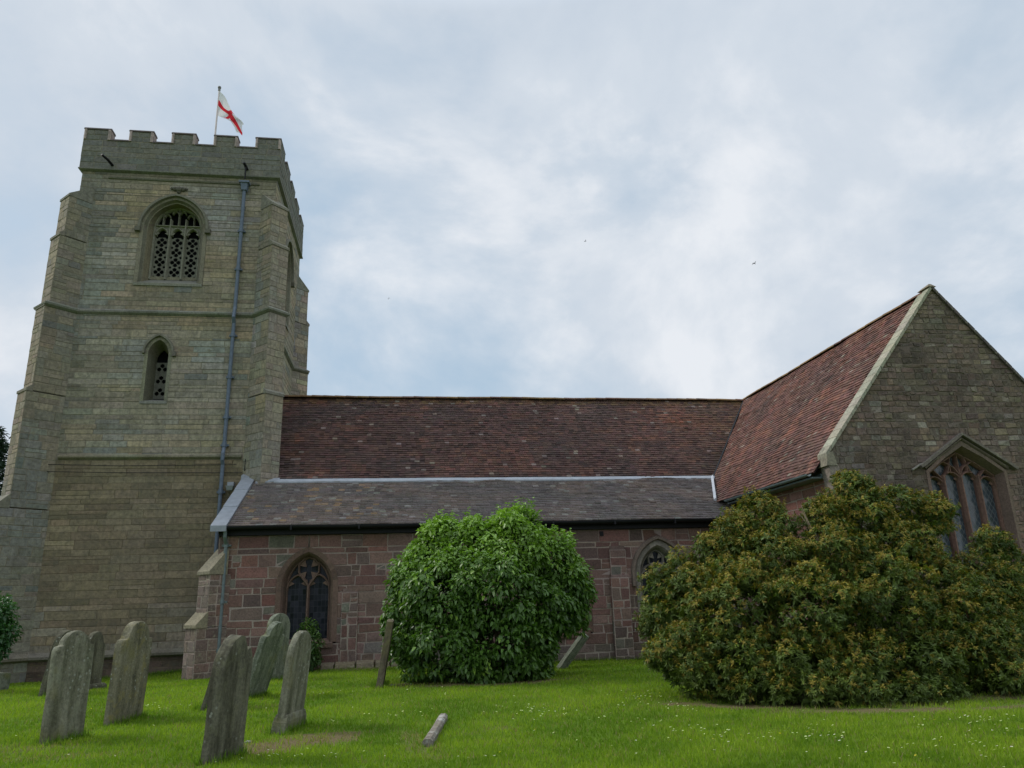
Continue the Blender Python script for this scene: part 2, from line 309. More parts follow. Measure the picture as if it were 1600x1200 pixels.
# ------------------------------------------------------------------ masonry
def masonry(m, fr, z0, z1, xl, xr, holes=(), ch=(.15, .3), bl=(.3, .7), colf=None, gap=.012, proud=.014, bev=.012, mcol=(.2, .18, .15), mb=0, mm=1, rough=.5, breaks=()):
    zs = [z0]
    while zs[-1] < z1-ch[0]*.6: zs.append(zs[-1]+random.uniform(*ch))
    k = (z1-z0)/(zs[-1]-z0); zs = [z0+(z-z0)*k for z in zs]
    for bz in breaks:
        if z0 < bz < z1 and len(zs) > 2: i = min(range(1, len(zs)-1), key=lambda i: abs(zs[i]-bz)); zs[i] = bz
    zs = sorted(zs)
    for za, zb in zip(zs, zs[1:]):
        L = [(xl(za), xl(zb))]; Rr = []
        hs = []
        for h in holes:
            A, B = h(za+1e-4), h(zb-1e-4)
            if A is None and B is None: continue
            if A is None: c = (B[0]+B[1])/2; A = (c, c)
            if B is None: c = (A[0]+A[1])/2; B = (c, c)
            hs.append((A, B))
        hs.sort(key=lambda q: q[0][0])
        for A, B in hs: Rr.append((A[0], B[0])); L.append((A[1], B[1]))
        Rr.append((xr(za), xr(zb)))
        for (la, lb), (ra, rb) in zip(L, Rr):
            if ra-la < .01 and rb-lb < .01: continue
            m.poly([fr.P(la, za, 0), fr.P(ra, za, 0), fr.P(rb, zb, 0), fr.P(lb, zb, 0)], jit(mcol, .12), mm)
            lo, hi = max(la, lb), min(ra, rb); js = []
            x = lo + random.uniform(*bl)*random.uniform(.5, 1)
            while x < hi-bl[0]*.5: js.append(x); x += random.uniform(*bl)
            ed = [(la, lb)] + [(j+random.uniform(-.01, .01), j+random.uniform(-.01, .01)) for j in js] + [(ra, rb)]
            for (a0, b0), (a1, b1) in zip(ed, ed[1:]):
                if a1-a0 < .02 and b1-b0 < .02: continue
                subs = [(za, zb)]
                if zb-za > .26 and random.random() < .3 and abs(a0-b0) < .05 and abs(a1-b1) < .05: zm = lerp(za, zb, random.uniform(.4, .6)); subs = [(za, zm), (zm, zb)]
                for (s0, s1) in subs:
                    c = colf((a0+a1)/2, (s0+s1)/2); g = gap/2; e = bev
                    j = lambda: random.uniform(-.007, .007)*rough
                    w0 = min(g, max(0, (a1-a0)/2-.002)); pr = proud*random.uniform(.4, 1.3)
                    A0, B0, A1, B1 = a0+w0, b0+w0, a1-w0, b1-w0
                    ring0 = [(A0+j(), s0+g+j()), (A1+j(), s0+g+j()), (max(B1, B0)+j(), s1-g+j()), (B0+j(), s1-g+j())]
                    cx = sum(p[0] for p in ring0)/4; cz = sum(p[1] for p in ring0)/4
                    ring1 = [(p[0]+math.copysign(min(e, abs(cx-p[0])*.8), cx-p[0]), p[1]+math.copysign(min(e, abs(cz-p[1])*.8), cz-p[1])) for p in ring0]
                    ti = [random.uniform(-.3, .3)*proud*rough for _ in range(4)]
                    r0_ = [fr.P(p[0], p[1], -.006) for p in ring0]; r1_ = [fr.P(p[0], p[1], pr+q) for p, q in zip(ring1, ti)]
                    m.hexa(r0_, r1_, c, mb, back=False)
def const(v): return lambda z: v

# arches ------------------------------------------------------------
def arch_pts(cx, a, sill, spring, rise, n=14, kind='point'):
    """outline up the left jamb, over the arch, down the right jamb"""
    pts = [(cx-a, sill), (cx-a, spring)]
    if kind == 'round':
        for k in range(1, 2*n): t = math.pi*k/(2*n); pts.append((cx-a*math.cos(t), spring+rise*math.sin(t)))
    else:
        rise = max(rise, a*1.0001); Rr = (a*a+rise*rise)/(2*a); th = math.asin(min(1, rise/Rr))
        left = [(cx-a+Rr-Rr*math.cos(th*k/n), spring+Rr*math.sin(th*k/n)) for k in range(1, n+1)]
        pts += left + [(2*cx-p[0], p[1]) for p in left[-2::-1]]
    return pts + [(cx+a, spring), (cx+a, sill)]
def arch_hole(cx, a, sill, spring, rise, kind='point'):
    if kind != 'round': rise = max(rise, a*1.0001)
    Rr = (a*a+rise*rise)/(2*a)
    def f(z):
        if z < sill-1e-6 or z > spring+rise: return None
        if z <= spring: return (cx-a, cx+a)
        if kind == 'round': w_ = a*math.sqrt(max(0, 1-((z-spring)/rise)**2))
        else: w_ = a-Rr+math.sqrt(max(0, Rr*Rr-(z-spring)**2))
        return (cx-w_, cx+w_)
    return f
def strip(m, fr, A, dA, B, dB, colf, mi=0):
    for i in range(len(A)-1):
        m.poly([fr.P(*A[i], dA), fr.P(*A[i+1], dA), fr.P(*B[i+1], dB), fr.P(*B[i], dB)], colf(i), mi)
def bar(m, fr, pts, w_, d0, d1, c, mi=0, closed=False, ch=.3):
    """stone tracery bar following pts (a,z): chamfered section from depth d0 (back) to d1 (front)"""
    P = [Vector(p) for p in pts]; n = len(P); S = []
    for i in range(n):
        a = P[i-1] if (i or closed) else P[i]; b = P[(i+1) % n] if (i < n-1 or closed) else P[i]
        t = (b-a).normalized(); nn = Vector((-t.y, t.x)); S.append((P[i], nn))
    rings = []
    for p, nn in S:
        q = []
        for s, d in ((1, d0), (1, lerp(d1, d0, .45)), (ch, d1), (-ch, d1), (-1, lerp(d1, d0, .45)), (-1, d0)):
            v = p+nn*(w_/2*s); q.append(fr.P(v.x, v.y, d))
        rings.append(q)
    rg = range(n) if closed else range(n-1)
    for i in rg:
        A, B = rings[i], rings[(i+1) % n]
        for k in range(5): m.poly([A[k], A[k+1], B[k+1], B[k]], c, mi)
    if not closed: m.poly(rings[0], c, mi); m.poly(rings[-1], c, mi)
def fillpoly(m, fr, pts, d, c, mi=0): m.poly([fr.P(*p, d) for p in pts], c, mi)
def sweep_plan(m, path, prof, c, mi=0, closed=False, colf=None):
    """path: plan points (x,y) with outside on the right hand; prof: (out,z) pairs"""
    P = [Vector(p) for p in path]; n = len(P); off = []
    for i in range(n):
        d1 = (P[i]-P[i-1]).normalized() if (i or closed) else None; d2 = (P[(i+1) % n]-P[i]).normalized() if (i < n-1 or closed) else None
        d1 = d1 or d2; d2 = d2 or d1
        n1_ = Vector((d1.y, -d1.x)); n2_ = Vector((d2.y, -d2.x)); b = (n1_+n2_); b = b/max(.3, b.dot(n1_)); off.append(b)
    for i in (range(n) if closed else range(n-1)):
        j = (i+1) % n; L = (P[j]-P[i]).length; k = max(1, int(L/.8))
        for q in range(k):
            t0, t1 = q/k, (q+1)/k; cc_ = colf() if colf else jit(c, .12)
            for (o0, z0), (o1, z1) in zip(prof, prof[1:]):
                g = lambda t, o, z: (*(P[i]+off[i]*o).lerp(P[j]+off[j]*o, t), z)
                m.poly([g(t0, o0, z0), g(t1, o0, z0), g(t1, o1, z1), g(t0, o1, z1)], cc_, mi)
    if not closed:
        for i in (0, n-1): m.poly([(*(P[i]+off[i]*o), z) for o, z in prof], c, mi)

church = empty('church', (0, 24, 0))
tag(church, 'old stone church with battlemented tower, red tiled nave, lean-to aisle and gabled transept', 'church')
church_objs = []
def part(m, name, mats, parent=None, label=None, smooth=False):
    o = m.build(name, mats, None, smooth); p = parent or church
    o.parent = p; church_objs.append(o)
    if p is church: o.location = (-church.location.x, -church.location.y, -church.location.z)
    if label: o['label'] = label
    return o

# ------------------------------------------------------------------ tower
X0, X1, Y0, Y1 = -11.45, -4.72, 25.4, 32.0
OL, YE, GB, BR, DK = (.262, .232, .178), (.305, .248, .168), (.250, .245, .225), (.180, .142, .092), (.11, .11, .095)
def tower_col(x, z, side=0):
    n1_ = nz(x*.35+side*9, z*.3, 2.2); n2_ = nz(x*.9+4+side*7, z*.8, 7.7)
    c = mixv(OL, YE, sstep(.0, .5, n2_))
    c = mixv(c, GB, sstep(-.05, .4, n1_))
    if side == 0:
        c = mixv(c, GB, .75*sstep(-9.2, -10.6, x)*sstep(9.5, 11.5, z)*sstep(16.5, 15.3, z))
        c = mixv(c, (.27, .225, .15), .55*math.exp(-((x+9.2)/1.4)**2-((z-16)/.7)**2))
        c = mixv(c, (.13, .14, .12), .6*math.exp(-((x+10.9)/.5)**2)*sstep(5, 8, z))
        c = mixv(c, (.28, .28, .22), .7*math.exp(-((x+8.1)/.8)**2-((z-12.1)/.3)**2)*random.random())
        if z < 6.3: c = mixv(c, BR, .88 if z > 1.9 or random.random() < .45 else .45)
        if z < .3: c = (.09, .065, .05)
        if z < 6.3: return jit(sc(c, 1+.45*nz(x*.6, z*3.2, 41)), .12, .03)
    if z > 16.9: c = mixv(c, (.125, .13, .12), .8)
    if random.random() < .05: c = mixv(c, YE, .7)
    if random.random() < .04: c = mixv(c, (.16, .17, .165), .8)
    if side == 0 and 10.4 < z < 17:
        c = mixv(c, (.30, .235, .14), .6*sstep(.0, .35, nz(x*.5+3, z*.55, 71))*sstep(-10.4, -9.6, x)); c = mixv(c, (.15, .15, .125), .65*math.exp(-((x+8.3)/1.9)**2-((z-11.9)/.42)**2)*random.uniform(.4, 1))
        c = mixv(c, (.16, .155, .125), .5*sstep(16.2, 16.7, z))
    if side == 0 and z < 10.4: c = mixv(c, (.235, .245, .225), .7*sstep(.05, .3, nz(x*.7, z*.8, 77))); c = mixv(c, (.145, .14, .11), .5*sstep(-10.2, -11.1, x))
    c = sc(c, 1+.32*nz(x*.9, z*1.6, 11+side)+.25*nz(x*.25, z*5, 31+side))
    return jit(c, .09, .04)
tw = M()
BEL = (-8.155, 1.04, 12.58, 14.68, 1.18); LAN = (-8.22, .33, 8.33, 10.0, .5)
hb = arch_hole(BEL[0], BEL[1]+.10, BEL[2]-.04, BEL[3], BEL[4]+.10); hl = arch_hole(LAN[0], LAN[1]+.08, LAN[2]-.02, LAN[3], LAN[4]+.08)
frS = Fr((0, Y0, 0), (1, 0, 0), (0, -1, 0)); frE = Fr((X1, 0, 0), (0, 1, 0), (1, 0, 0))
frN = Fr((0, Y1, 0), (-1, 0, 0), (0, 1, 0)); frW = Fr((X0, 0, 0), (0, -1, 0), (-1, 0, 0))
TMC = (.195, .175, .133)
kw = dict(ch=(.10, .25), bl=(.4, 1.2), gap=.007, proud=.012, bev=.012, mcol=TMC, rough=.9)
masonry(tw, frS, -.5, 6.35, const(X0), const(X1), (), ch=(.14, .3), bl=(.5, 1.5), colf=tower_col, gap=.007, proud=.009, bev=.008, mcol=(.13, .105, .07), rough=1)
masonry(tw, frS, 6.35, 11.5, const(X0), const(X1), (hl,), colf=tower_col, breaks=(LAN[2]-.02, LAN[3]+LAN[4]+.08), **kw)
masonry(tw, frS, 11.5, 16.95, const(X0), const(X1), (hb,), colf=tower_col, breaks=(BEL[2]-.04, BEL[3]+BEL[4]+.10), **kw)
ECY = 28.7; hbe = arch_hole(ECY, BEL[1]+.10, BEL[2]-.04, BEL[3], BEL[4]+.10)
ce = lambda a, z: tower_col(a, z, 1)
masonry(tw, frE, -.4, 11.5, const(Y0), const(Y1), (), colf=ce, **kw)
masonry(tw, frE, 11.5, 16.95, const(Y0), const(Y1), (hbe,), colf=ce, breaks=(BEL[2]-.04, BEL[3]+BEL[4]+.10), **kw)
kw2 = dict(kw); kw2['ch'] = (.3, .4); kw2['bl'] = (.7, 1.3)
masonry(tw, frN, -.4, 16.95, const(-X1), const(-X0), (), colf=ce, **kw2)
masonry(tw, frW, -.4, 16.95, const(-Y1), const(-Y0), (), colf=ce, **kw2)
towero = part(tw, 'tower_wall', [MT['tower'], MT['mortar']], label='battlemented square tower of weathered yellow-grey stone')

# parapet
pp = M(); PX0, PX1, PY0, PY1 = -11.56, -4.64, 25.34, 32.1
pc = lambda a, z: jit(mixv((.145, .145, .132), (.175, .165, .13), max(0, nz(a*.8, z*2, 4)*1.4)), .12)
ms = [(-11.56, -10.64), (-10.02, -9.18), (-8.55, -7.70), (-7.06, -6.21), (-5.57, -4.64)]
mg = [(25.34, 26.3), (26.9, 27.75), (28.3, 29.15), (29.7, 30.55), (31.15, 32.1)]
def pwall(fr, a0, a1, mer):
    masonry(pp, fr, 16.95, 18.12, const(a0), const(a1), (), ch=(.2, .26), bl=(.4, .9), colf=pc, gap=.012, proud=.012, mcol=TMC, rough=1)
    for p, q in mer: masonry(pp, fr, 18.12, 18.54, const(p), const(q), (), ch=(.2, .22), bl=(.3, .6), colf=pc, gap=.012, proud=.012, mcol=TMC, rough=1)
pwall(Fr((0, PY0, 0), (1, 0, 0), (0, -1, 0)), PX0, PX1, ms); pwall(Fr((PX1, 0, 0), (0, 1, 0), (1, 0, 0)), PY0, PY1, mg)
pwall(Fr((0, PY1, 0), (-1, 0, 0), (0, 1, 0)), -PX1, -PX0, [(-b, -a) for a, b in ms][::-1]); pwall(Fr((PX0, 0, 0), (0, -1, 0), (-1, 0, 0)), -PY1, -PY0, [(-b, -a) for a, b in mg][::-1])
TK = .34; e_ = .012
cpd = (.12, .10, .10)
for y0, y1 in ((PY0+e_, PY0+TK), (PY1-TK, PY1-e_)):
    pp.box((PX0+e_, y0, 16.9), (PX1-e_, y1, 18.115), (.14, .14, .125), 0)
    for p, q in ms: pp.box((p+.003, y0, 18.116), (q-.003, y1, 18.545), (.30, .24, .22), 0)  # merlon cores pinkish: lit ends put into the colour
for x0, x1 in ((PX0+e_, PX0+TK), (PX1-TK, PX1-e_)):
    pp.box((x0, PY0+TK+.002, 16.9), (x1, PY1-TK-.002, 18.115), (.14, .14, .125), 0)
    for p, q in mg:
        p2, q2 = max(p, PY0+TK+.002), min(q, PY1-TK-.002); pp.box((x0, p2, 18.116), (x1, q2, 18.545), (.14, .14, .12), 0)
def cope(x0, y0, x1, y1, z, h=.08, o=.035):
    ox = .012; a = [(x0-ox, y0-o, z), (x1+ox, y0-o, z), (x1+ox, y1+o, z), (x0-ox, y1+o, z)]; b = [(x0, y0, z+h), (x1, y0, z+h), (x1, y1, z+h), (x0, y1, z+h)]
    mid = [(p[0], p[1], z+h*.45) for p in a]; pp.hexa(a, mid, jit(cpd, .1)); pp.hexa([(p[0], p[1], p[2]+.001) for p in mid], b, jit(cpd, .1))
for p, q in ms:
    cope(p, PY0, q, PY0+TK, 18.55); cope(p, PY1-TK, q, PY1, 18.55)
for (a, b), (c, d) in zip(ms, ms[1:]): cope(b+.01, PY0, c-.01, PY0+TK, 18.118, .08); cope(b+.01, PY1-TK, c-.01, PY1, 18.118, .08)
for xx in (PX0, PX1-TK):
    for p, q in mg: cope(xx, max(p, PY0+TK+.06), xx+TK, min(q, PY1-TK-.06), 18.551)
    for (a, b), (c, d) in zip(mg, mg[1:]): cope(xx, b+.01, xx+TK, c-.01, 18.119, .08)
for p, q in ms:        # strips down the merlon sides, added to paint their pinkish lit edges
    for a0, sg in ((p, 1), (q, -1)):
        pp.hexa([(a0, PY0-.012, 18.13), (a0+sg*.10, PY0-.012, 18.13), (a0+sg*.10, PY0-.012, 18.54), (a0, PY0-.012, 18.54)], [(a0+sg*.05, PY0-.06, 18.13), (a0+sg*.09, PY0-.05, 18.13), (a0+sg*.09, PY0-.05, 18.54), (a0+sg*.05, PY0-.06, 18.54)], (.36, .29, .27))
pp.box((PX0+TK, PY0+TK, 17.2), (PX1-TK, PY1-TK, 17.35), (.2, .2, .2), 0)
part(pp, 'parapet', [MT['tower'], MT['mortar']], label='dark grey battlemented parapet')

# strings, plinth, buttresses
BW = .69; S2 = math.sqrt(.5)
def corner_pts(cx, cy, sx, sy, p, ex=0):
    """diagonal buttress plan: start on one face, two outer points, end on other face (order: along x face then y face)"""
    w_ = BW+ex*2; p = p+ex; d = Vector((sx, sy))*S2; t = Vector((-d.y, d.x)); c = Vector((cx, cy))
    out = c+d*p; A = out+t*(w_/2); B = out-t*(w_/2); o = w_*S2
    return A, B, o
def tower_path(ps, ex=0.0):
    """counter-clockwise plan path from NE round SE... outside on the right"""
    x0, x1, y0, y1 = X0-ex, X1+ex, Y0-ex, Y1+ex; P = []
    # SW -> SE -> NE -> NW (counter-clockwise seen from above): outside on the right
    for (cx, cy, sx, sy, p) in ((x0, y0, -1, -1, ps[0]), (x1, y0, 1, -1, ps[1]), (x1, y1, 1, 1, ps[2]), (x0, y1, -1, 1, ps[3])):
        A, B, o = corner_pts(cx, cy, sx, sy, p)
        if (sx, sy) == (-1, -1): q = [(cx, cy+o), B, A, (cx+o, cy)]
        elif (sx, sy) == (1, -1): q = [(cx-o, cy), B, A, (cx, cy+o)]
        elif (sx, sy) == (1, 1): q = [(cx, cy-o), B, A, (cx-o, cy)]
        else: q = [(cx+o, cy), B, A, (cx, cy-o)]
        P += [tuple(v) for v in q]
    return P
stc = (.19, .19, .16)
sm = M(); box4 = [(X0, Y0), (X1, Y0), (X1, Y1), (X0, Y1)]
sweep_plan(sm, box4, [(-.02, 16.84), (.04, 16.86), (.12, 16.90), (.125, 16.94), (-.06, 17.03)], (.17, .17, .15), closed=True)
sweep_plan(sm, [(X0+.9, Y0), (X1-.6, Y0)], [(-.02, 16.58), (.04, 16.60), (.06, 16.65), (-.02, 16.68)], (.16, .155, .12))
part(sm, 'string_course', MT['dress'])
sm = M()
sweep_plan(sm, tower_path((.6, .55, .4, .5)), [(-.02, 11.36), (.03, 11.38), (.10, 11.44), (.11, 11.50), (-.02, 11.60)], stc, closed=True)
part(sm, 'string_course', MT['dress'])
sm = M(); sweep_plan(sm, [(X0+.55, Y0), (X1-.55, Y0)], [(-.02, 6.36), (.04, 6.38), (.10, 6.43), (.10, 6.48), (-.02, 6.56)], (.2, .185, .13)); part(sm, 'string_course', MT['dress'])
sm = M(); sweep_plan(sm, tower_path((1.15, .75, .7, .9)), [(-.02, .26), (.05, .28), (.15, .33), (.16, .40), (-.02, .54)], (.15, .14, .11), closed=True); part(sm, 'plinth_moulding', MT['dress'])
def buttress(cx, cy, sx, sy, stages, side):
    b = M(); d = Vector((sx, sy, 0)).normalized(); t = Vector((-d.y, d.x, 0)); C0 = Vector((cx, cy, 0)); h = BW/2
    cf = lambda a, z: tower_col(a*2+side*3, z, 2+side)
    ccf = lambda a, z: jit(mixv(cf(a, z), (.12, .13, .115), .45 if side == 0 else .05), .12)  # south-west buttress flanks darkened: shaded side put into the colour
    for i, (z0, z1, p) in enumerate(stages):
        k = dict(ch=(.2, .36), bl=(.3, .7), gap=.007, proud=.010, mcol=TMC, rough=1.2)
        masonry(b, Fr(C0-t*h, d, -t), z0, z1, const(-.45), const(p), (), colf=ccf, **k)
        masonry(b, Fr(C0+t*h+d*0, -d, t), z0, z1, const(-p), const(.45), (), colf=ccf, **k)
        masonry(b, Fr(C0+d*p, t if True else -t, d), z0, z1, const(-h), const(h), (), colf=lambda a, z: jit(mixv(cf(a, z), (.27, .22, .17) if sx < 0 else OL, .55), .12), **k)  # west end faces lightened: sunlit face painted into the colour
        p2 = stages[i+1][2] if i+1 < len(stages) else -.35; H = (p-p2)*1.15 if i+1 < len(stages) else .6
        zc = z1; o = .03; c = jit((.19, .18, .145), .1)
        lowA = C0+d*(p+o)-t*(h+.02); lowB = C0+d*(p+o)+t*(h+.02); hiA = C0+d*(p2-.02)-t*(h+.02); hiB = C0+d*(p2-.02)+t*(h+.02)
        zz = Vector((0, 0, 1))
        A = [lowA+zz*zc, lowB+zz*zc, hiB+zz*zc, hiA+zz*zc]; B = [lowA+zz*(zc+.09), lowB+zz*(zc+.09), hiB+zz*(zc+H+.09), hiA+zz*(zc+H+.09)]
        b.hexa(A, B, c, 0)
    part(b, 'buttress', [MT['tower'], MT['mortar']])
buttress(X0, Y0, -1, -1, [(-.5, 4.75, 1.12), (4.78, 8.45, .80), (8.48, 11.38, .66), (11.5, 14.0, .54), (14.03, 15.55, .42)], 0)
buttress(X1, Y0, 1, -1, [(-.5, 8.45, .66), (8.48, 11.38, .56), (11.5, 13.95, .48), (13.98, 15.6, .30)], 1)
buttress(X1, Y1, 1, 1, [(-.5, 8.9, .60), (8.93, 11.38, .50), (11.5, 13.6, .42), (13.63, 15.2, .30)], 2)
buttress(X0, Y1, -1, 1, [(-.5, 8.9, .70), (8.93, 11.38, .55), (11.5, 15.2, .42)], 3)

# belfry windows
def quatre_panel(m, fr, a0, a1, z0, z1, d, c, n=None, r=.042, res=.016, three=False):
    """pierced stone sound panel: rows of quatrefoil holes cut from a fine grid"""
    nx = max(4, int((a1-a0)/res)); nzr = int((z1-z0)/res); wd = a1-a0; pitch = wd*.82; rows = max(1, int((z1-z0)/pitch)); pitch = (z1-z0)/rows
    def hole(x, z):
        k = int((z-z0)/pitch); cz = z0+(k+.5)*pitch; dx, dz = x-(a0+a1)/2, z-cz
        rr = wd*.165; of = wd*.235
        if three:
            return any((dx-ox)**2+(dz-oz)**2 < (wd*.17)**2 for ox, oz in ((0, of), (of, -of*.3), (-of, -of*.3)))
        if math.hypot(dx, dz) < wd*.07: return False
        if any((dx-ox)**2+(dz-oz)**2 < rr*rr for ox, oz in ((of, 0), (-of, 0), (0, of), (0, -of))): return True
        return any((dx-ox)**2+(z-(cz+s*pitch/2))**2 < (wd*.10)**2 for ox in (-wd*.36, wd*.36) for s in (-1, 1))
    for j in range(nzr):
        za, zb = z0+(z1-z0)*j/nzr, z0+(z1-z0)*(j+1)/nzr; run = None
        for i in range(nx+1):
            x = a0+wd*(i+.5)/nx; solid = i < nx and not hole(x, (za+zb)/2)
            if solid and run is None: run = i
            if not solid and run is not None:
                p, q = a0+wd*run/nx, a0+wd*i/nx
                m.poly([fr.P(p, za, d), fr.P(q, za, d), fr.P(q, zb, d), fr.P(p, zb, d)], c)
                m.poly([fr.P(q, za, d), fr.P(q, za, d-.05), fr.P(q, zb, d-.05), fr.P(q, zb, d)], sc(c, .8))
                m.poly([fr.P(p, za, d), fr.P(p, za, d-.05), fr.P(p, zb, d-.05), fr.P(p, zb, d)], sc(c, .8)); run = None
def belfry(fr, cx, name='belfry_window'):
    m = M(); _, a, sill, spring, rise = BEL; dc = (.20, .185, .135); D = .5
    cf = lambda i: jit(dc, .1)
    a -= .03; O1 = arch_pts(cx, a+.13, sill, spring, rise+.13); O2 = arch_pts(cx, a, sill, spring, rise); I = arch_pts(cx, .80, sill+.35, 14.95, .80)
    strip(m, fr, O1, .025, O2, .025, cf); O3 = arch_pts(cx, a-.06, sill+.03, spring, rise-.05)
    strip(m, fr, O2, .025, O3, -.10, lambda i: jit((.17, .16, .12), .1)); O4 = arch_pts(cx, a-.10, sill+.06, spring, rise-.09)
    strip(m, fr, O3, -.10, O4, -.10, cf)
    strip(m, fr, O4, -.10, I, -D, lambda i: jit((.205, .18, .125), .1)); strip(m, fr, O1, .025, O1, -.03, cf)
    m.poly([fr.P(cx-a-.13, sill, .05), fr.P(cx+a+.13, sill, .05), fr.P(cx+.8, sill+.35, -D), fr.P(cx-.8, sill+.35, -D)], (.18, .18, .15))
    m.poly([fr.P(cx-a-.13, sill, .05), fr.P(cx+a+.13, sill, .05), fr.P(cx+a+.13, sill-.10, .05), fr.P(cx-a-.13, sill-.10, .05)], (.2, .2, .16))
    w_ = part(m, name, MT['dress'])
    h = M(); H = arch_pts(cx, a+.14, spring, spring, rise+.15)[1:-1]
    bar(h, fr, H, .11, .0, .13, (.17, .165, .13), ch=.7)
    for s in (-1, 1): p = fr.P(cx+s*(a+.17), spring-.06, .07); h.box(tuple(p-Vector((.09, .09, .09))), tuple(p+Vector((.09, .09, .07))), (.12, .115, .09))
    part(h, 'hood_mould', MT['dress'], w_)
    t = M(); tcx = (.27, .265, .215); z0 = sill+.35; tr = 15.0
    for k in (-.265, .265): bar(t, fr, [(cx+k, z0), (cx+k, 15.3)], .085, -D-.08, -D+.12, tcx)
    for s in (-1, 1): bar(t, fr, [(cx+s*.80, z0), (cx+s*.80, 14.95)], .07, -D-.08, -D+.10, tcx)
    bar(t, fr, arch_pts(cx, .79, 14.95, 14.95, .79)[1:-1], .09, -D-.08, -D+.10, tcx)
    bar(t, fr, [(cx-.80, tr+.03), (cx+.80, tr+.03)], .07, -D-.08, -D+.11, tcx)
    for lc in (-.53, 0, .53):
        bar(t, fr, arch_pts(cx+lc, .215, 14.62, 14.66, .30)[1:-1], .07, -D-.08, -D+.09, tcx)
        for s in (-1, 1):                     # spandrels and cusps
            fillpoly(t, fr, [(cx+lc+s*.25, 14.72), (cx+lc+s*.25, tr+.02), (cx+lc+s*.02, tr+.02), (cx+lc+s*.13, 14.93)], -D+.03, sc(tcx, .85))
            t.poly([fr.P(cx+lc+s*.2, 14.68, -D+.03), fr.P(cx+lc+s*.19, 14.82, -D+.03), fr.P(cx+lc+s*.09, 14.75, -D+.03)], tcx)
    for k in (-.40, -.133, .133, .40):
        topz = 14.95+math.sqrt(max(0, .79**2-(abs(k)+.1)**2))-.04
        bar(t, fr, arch_pts(cx+k, .095, topz-.12, topz-.14, .13)[1:-1], .045, -D-.06, -D+.07, tcx)
    for k in (-.53, 0, .53): bar(t, fr, [(cx+k, tr), (cx+k, 14.95+math.sqrt(.79**2-k*k))], .05, -D-.08, -D+.09, tcx)
    fillpoly(t, fr, [(cx-.8, z0), (cx+.8, z0), (cx+.8, z0+.12), (cx-.8, z0+.12)], -D+.02, (.2, .185, .13))
    part(t, 'tracery', MT['dress'], w_)
    q = M()
    for lc in (-.53, 0, .53): quatre_panel(q, fr, cx+lc-.225, cx+lc+.225, z0+.12, 14.6, -D-.02, (.16, .16, .13))
    part(q, 'pierced_panel', MT['dress'], w_)
    k = M(); fillpoly(k, fr, arch_pts(cx, .86, z0-.05, 14.95, .86), -D-.16, (0, 0, 0)); part(k, 'dark_interior', MT['dark'], w_)
belfry(frS, BEL[0]); belfry(frE, ECY)
# lancet
m = M(); cx, a, sill, spring, rise = LAN; D = .55; cf = lambda i: jit((.20, .19, .14), .12)
O1 = arch_pts(cx, a+.11, sill, spring, rise+.11); O2 = arch_pts(cx, a, sill, spring, rise); I = arch_pts(cx, a*.62, sill+.2, spring-.1, rise*.8)
strip(m, frS, O1, .022, O2, .022, cf); strip(m, frS, O2, .022, I, -D, lambda i: jit((.155, .145, .105), .1)); strip(m, frS, O1, .022, O1, -.03, cf)
m.poly([frS.P(cx-a-.1, sill, .04), frS.P(cx+a+.1, sill, .04), frS.P(cx+a*.62, sill+.2, -D), frS.P(cx-a*.62, sill+.2, -D)], (.2, .2, .18))
m.poly([frS.P(cx-a-.1, sill, .04), frS.P(cx+a+.1, sill, .04), frS.P(cx+a+.1, sill-.09, .04), frS.P(cx-a-.1, sill-.09, .04)], (.2, .2, .18))
lw = part(m, 'lancet_window', MT['dress'])
q = M(); quatre_panel(q, frS, cx-a*.62, cx+a*.62, sill+.22, 9.85, -D+.02, (.14, .14, .12), three=True); part(q, 'pierced_panel', MT['dress'], lw)
k = M(); fillpoly(k, frS, arch_pts(cx, a*.7, sill+.1, spring-.1, rise*.9), -D-.10, (0, 0, 0)); part(k, 'dark_interior', MT['dark'], lw)
h = M(); H = [(cx-.50, spring+.02)] + arch_pts(cx, a+.14, spring+.05, spring+.02, rise+.14)[1:-1] + [(cx+.50, spring+.02)]
bar(h, frS, H, .09, 0, .11, (.17, .165, .13), ch=.7); p = frS.P(cx+.52, spring, .06); h.box(tuple(p-Vector((.06, .06, .1))), tuple(p+Vector((.06, .06, .06))), (.13, .12, .1)); part(h, 'hood_mould', MT['dress'], lw)
# carved head above the belfry window, rain spouts, pipe, cables
m = M(); p = frS.P(-8.11, 16.27, .03)
for dx, dz, r in ((0, 0, .11), (-.14, .01, .08), (.14, .01, .08), (-.24, .03, .05), (.24, .03, .05), (0, -.1, .06)):
    bmv = bmesh.new(); bmesh.ops.create_icosphere(bmv, subdivisions=2, radius=r)
    for f in bmv.faces: m.poly([p+Vector((dx, 0, dz))+Vector((v.co.x, v.co.y*.9, v.co.z)) + v.co.normalized()*.012*random.random() for v in f.verts], (.13, .125, .10))
    bmv.free()
part(m, 'carved_head', MT['dress'])
m = M(); m.tube([(-10.44, 25.45, 17.1), (-10.5, 25.0, 17.12), (-10.62, 24.75, 17.16)], [.05, .045, .04], 8); part(m, 'water_spout', MT['black'])
m = M(); m.tube([(-5.8, 25.4, 17.22), (-5.82, 25.05, 17.24), (-5.85, 24.98, 17.28)], [.06, .055, .05], 8); m.tube([(-5.8, 25.12, 17.18), (-5.8, 25.12, 16.7)], .028, 8, mi=0); part(m, 'water_spout', MT['black'])
dp = M(); px_, py_ = -5.82, 25.26
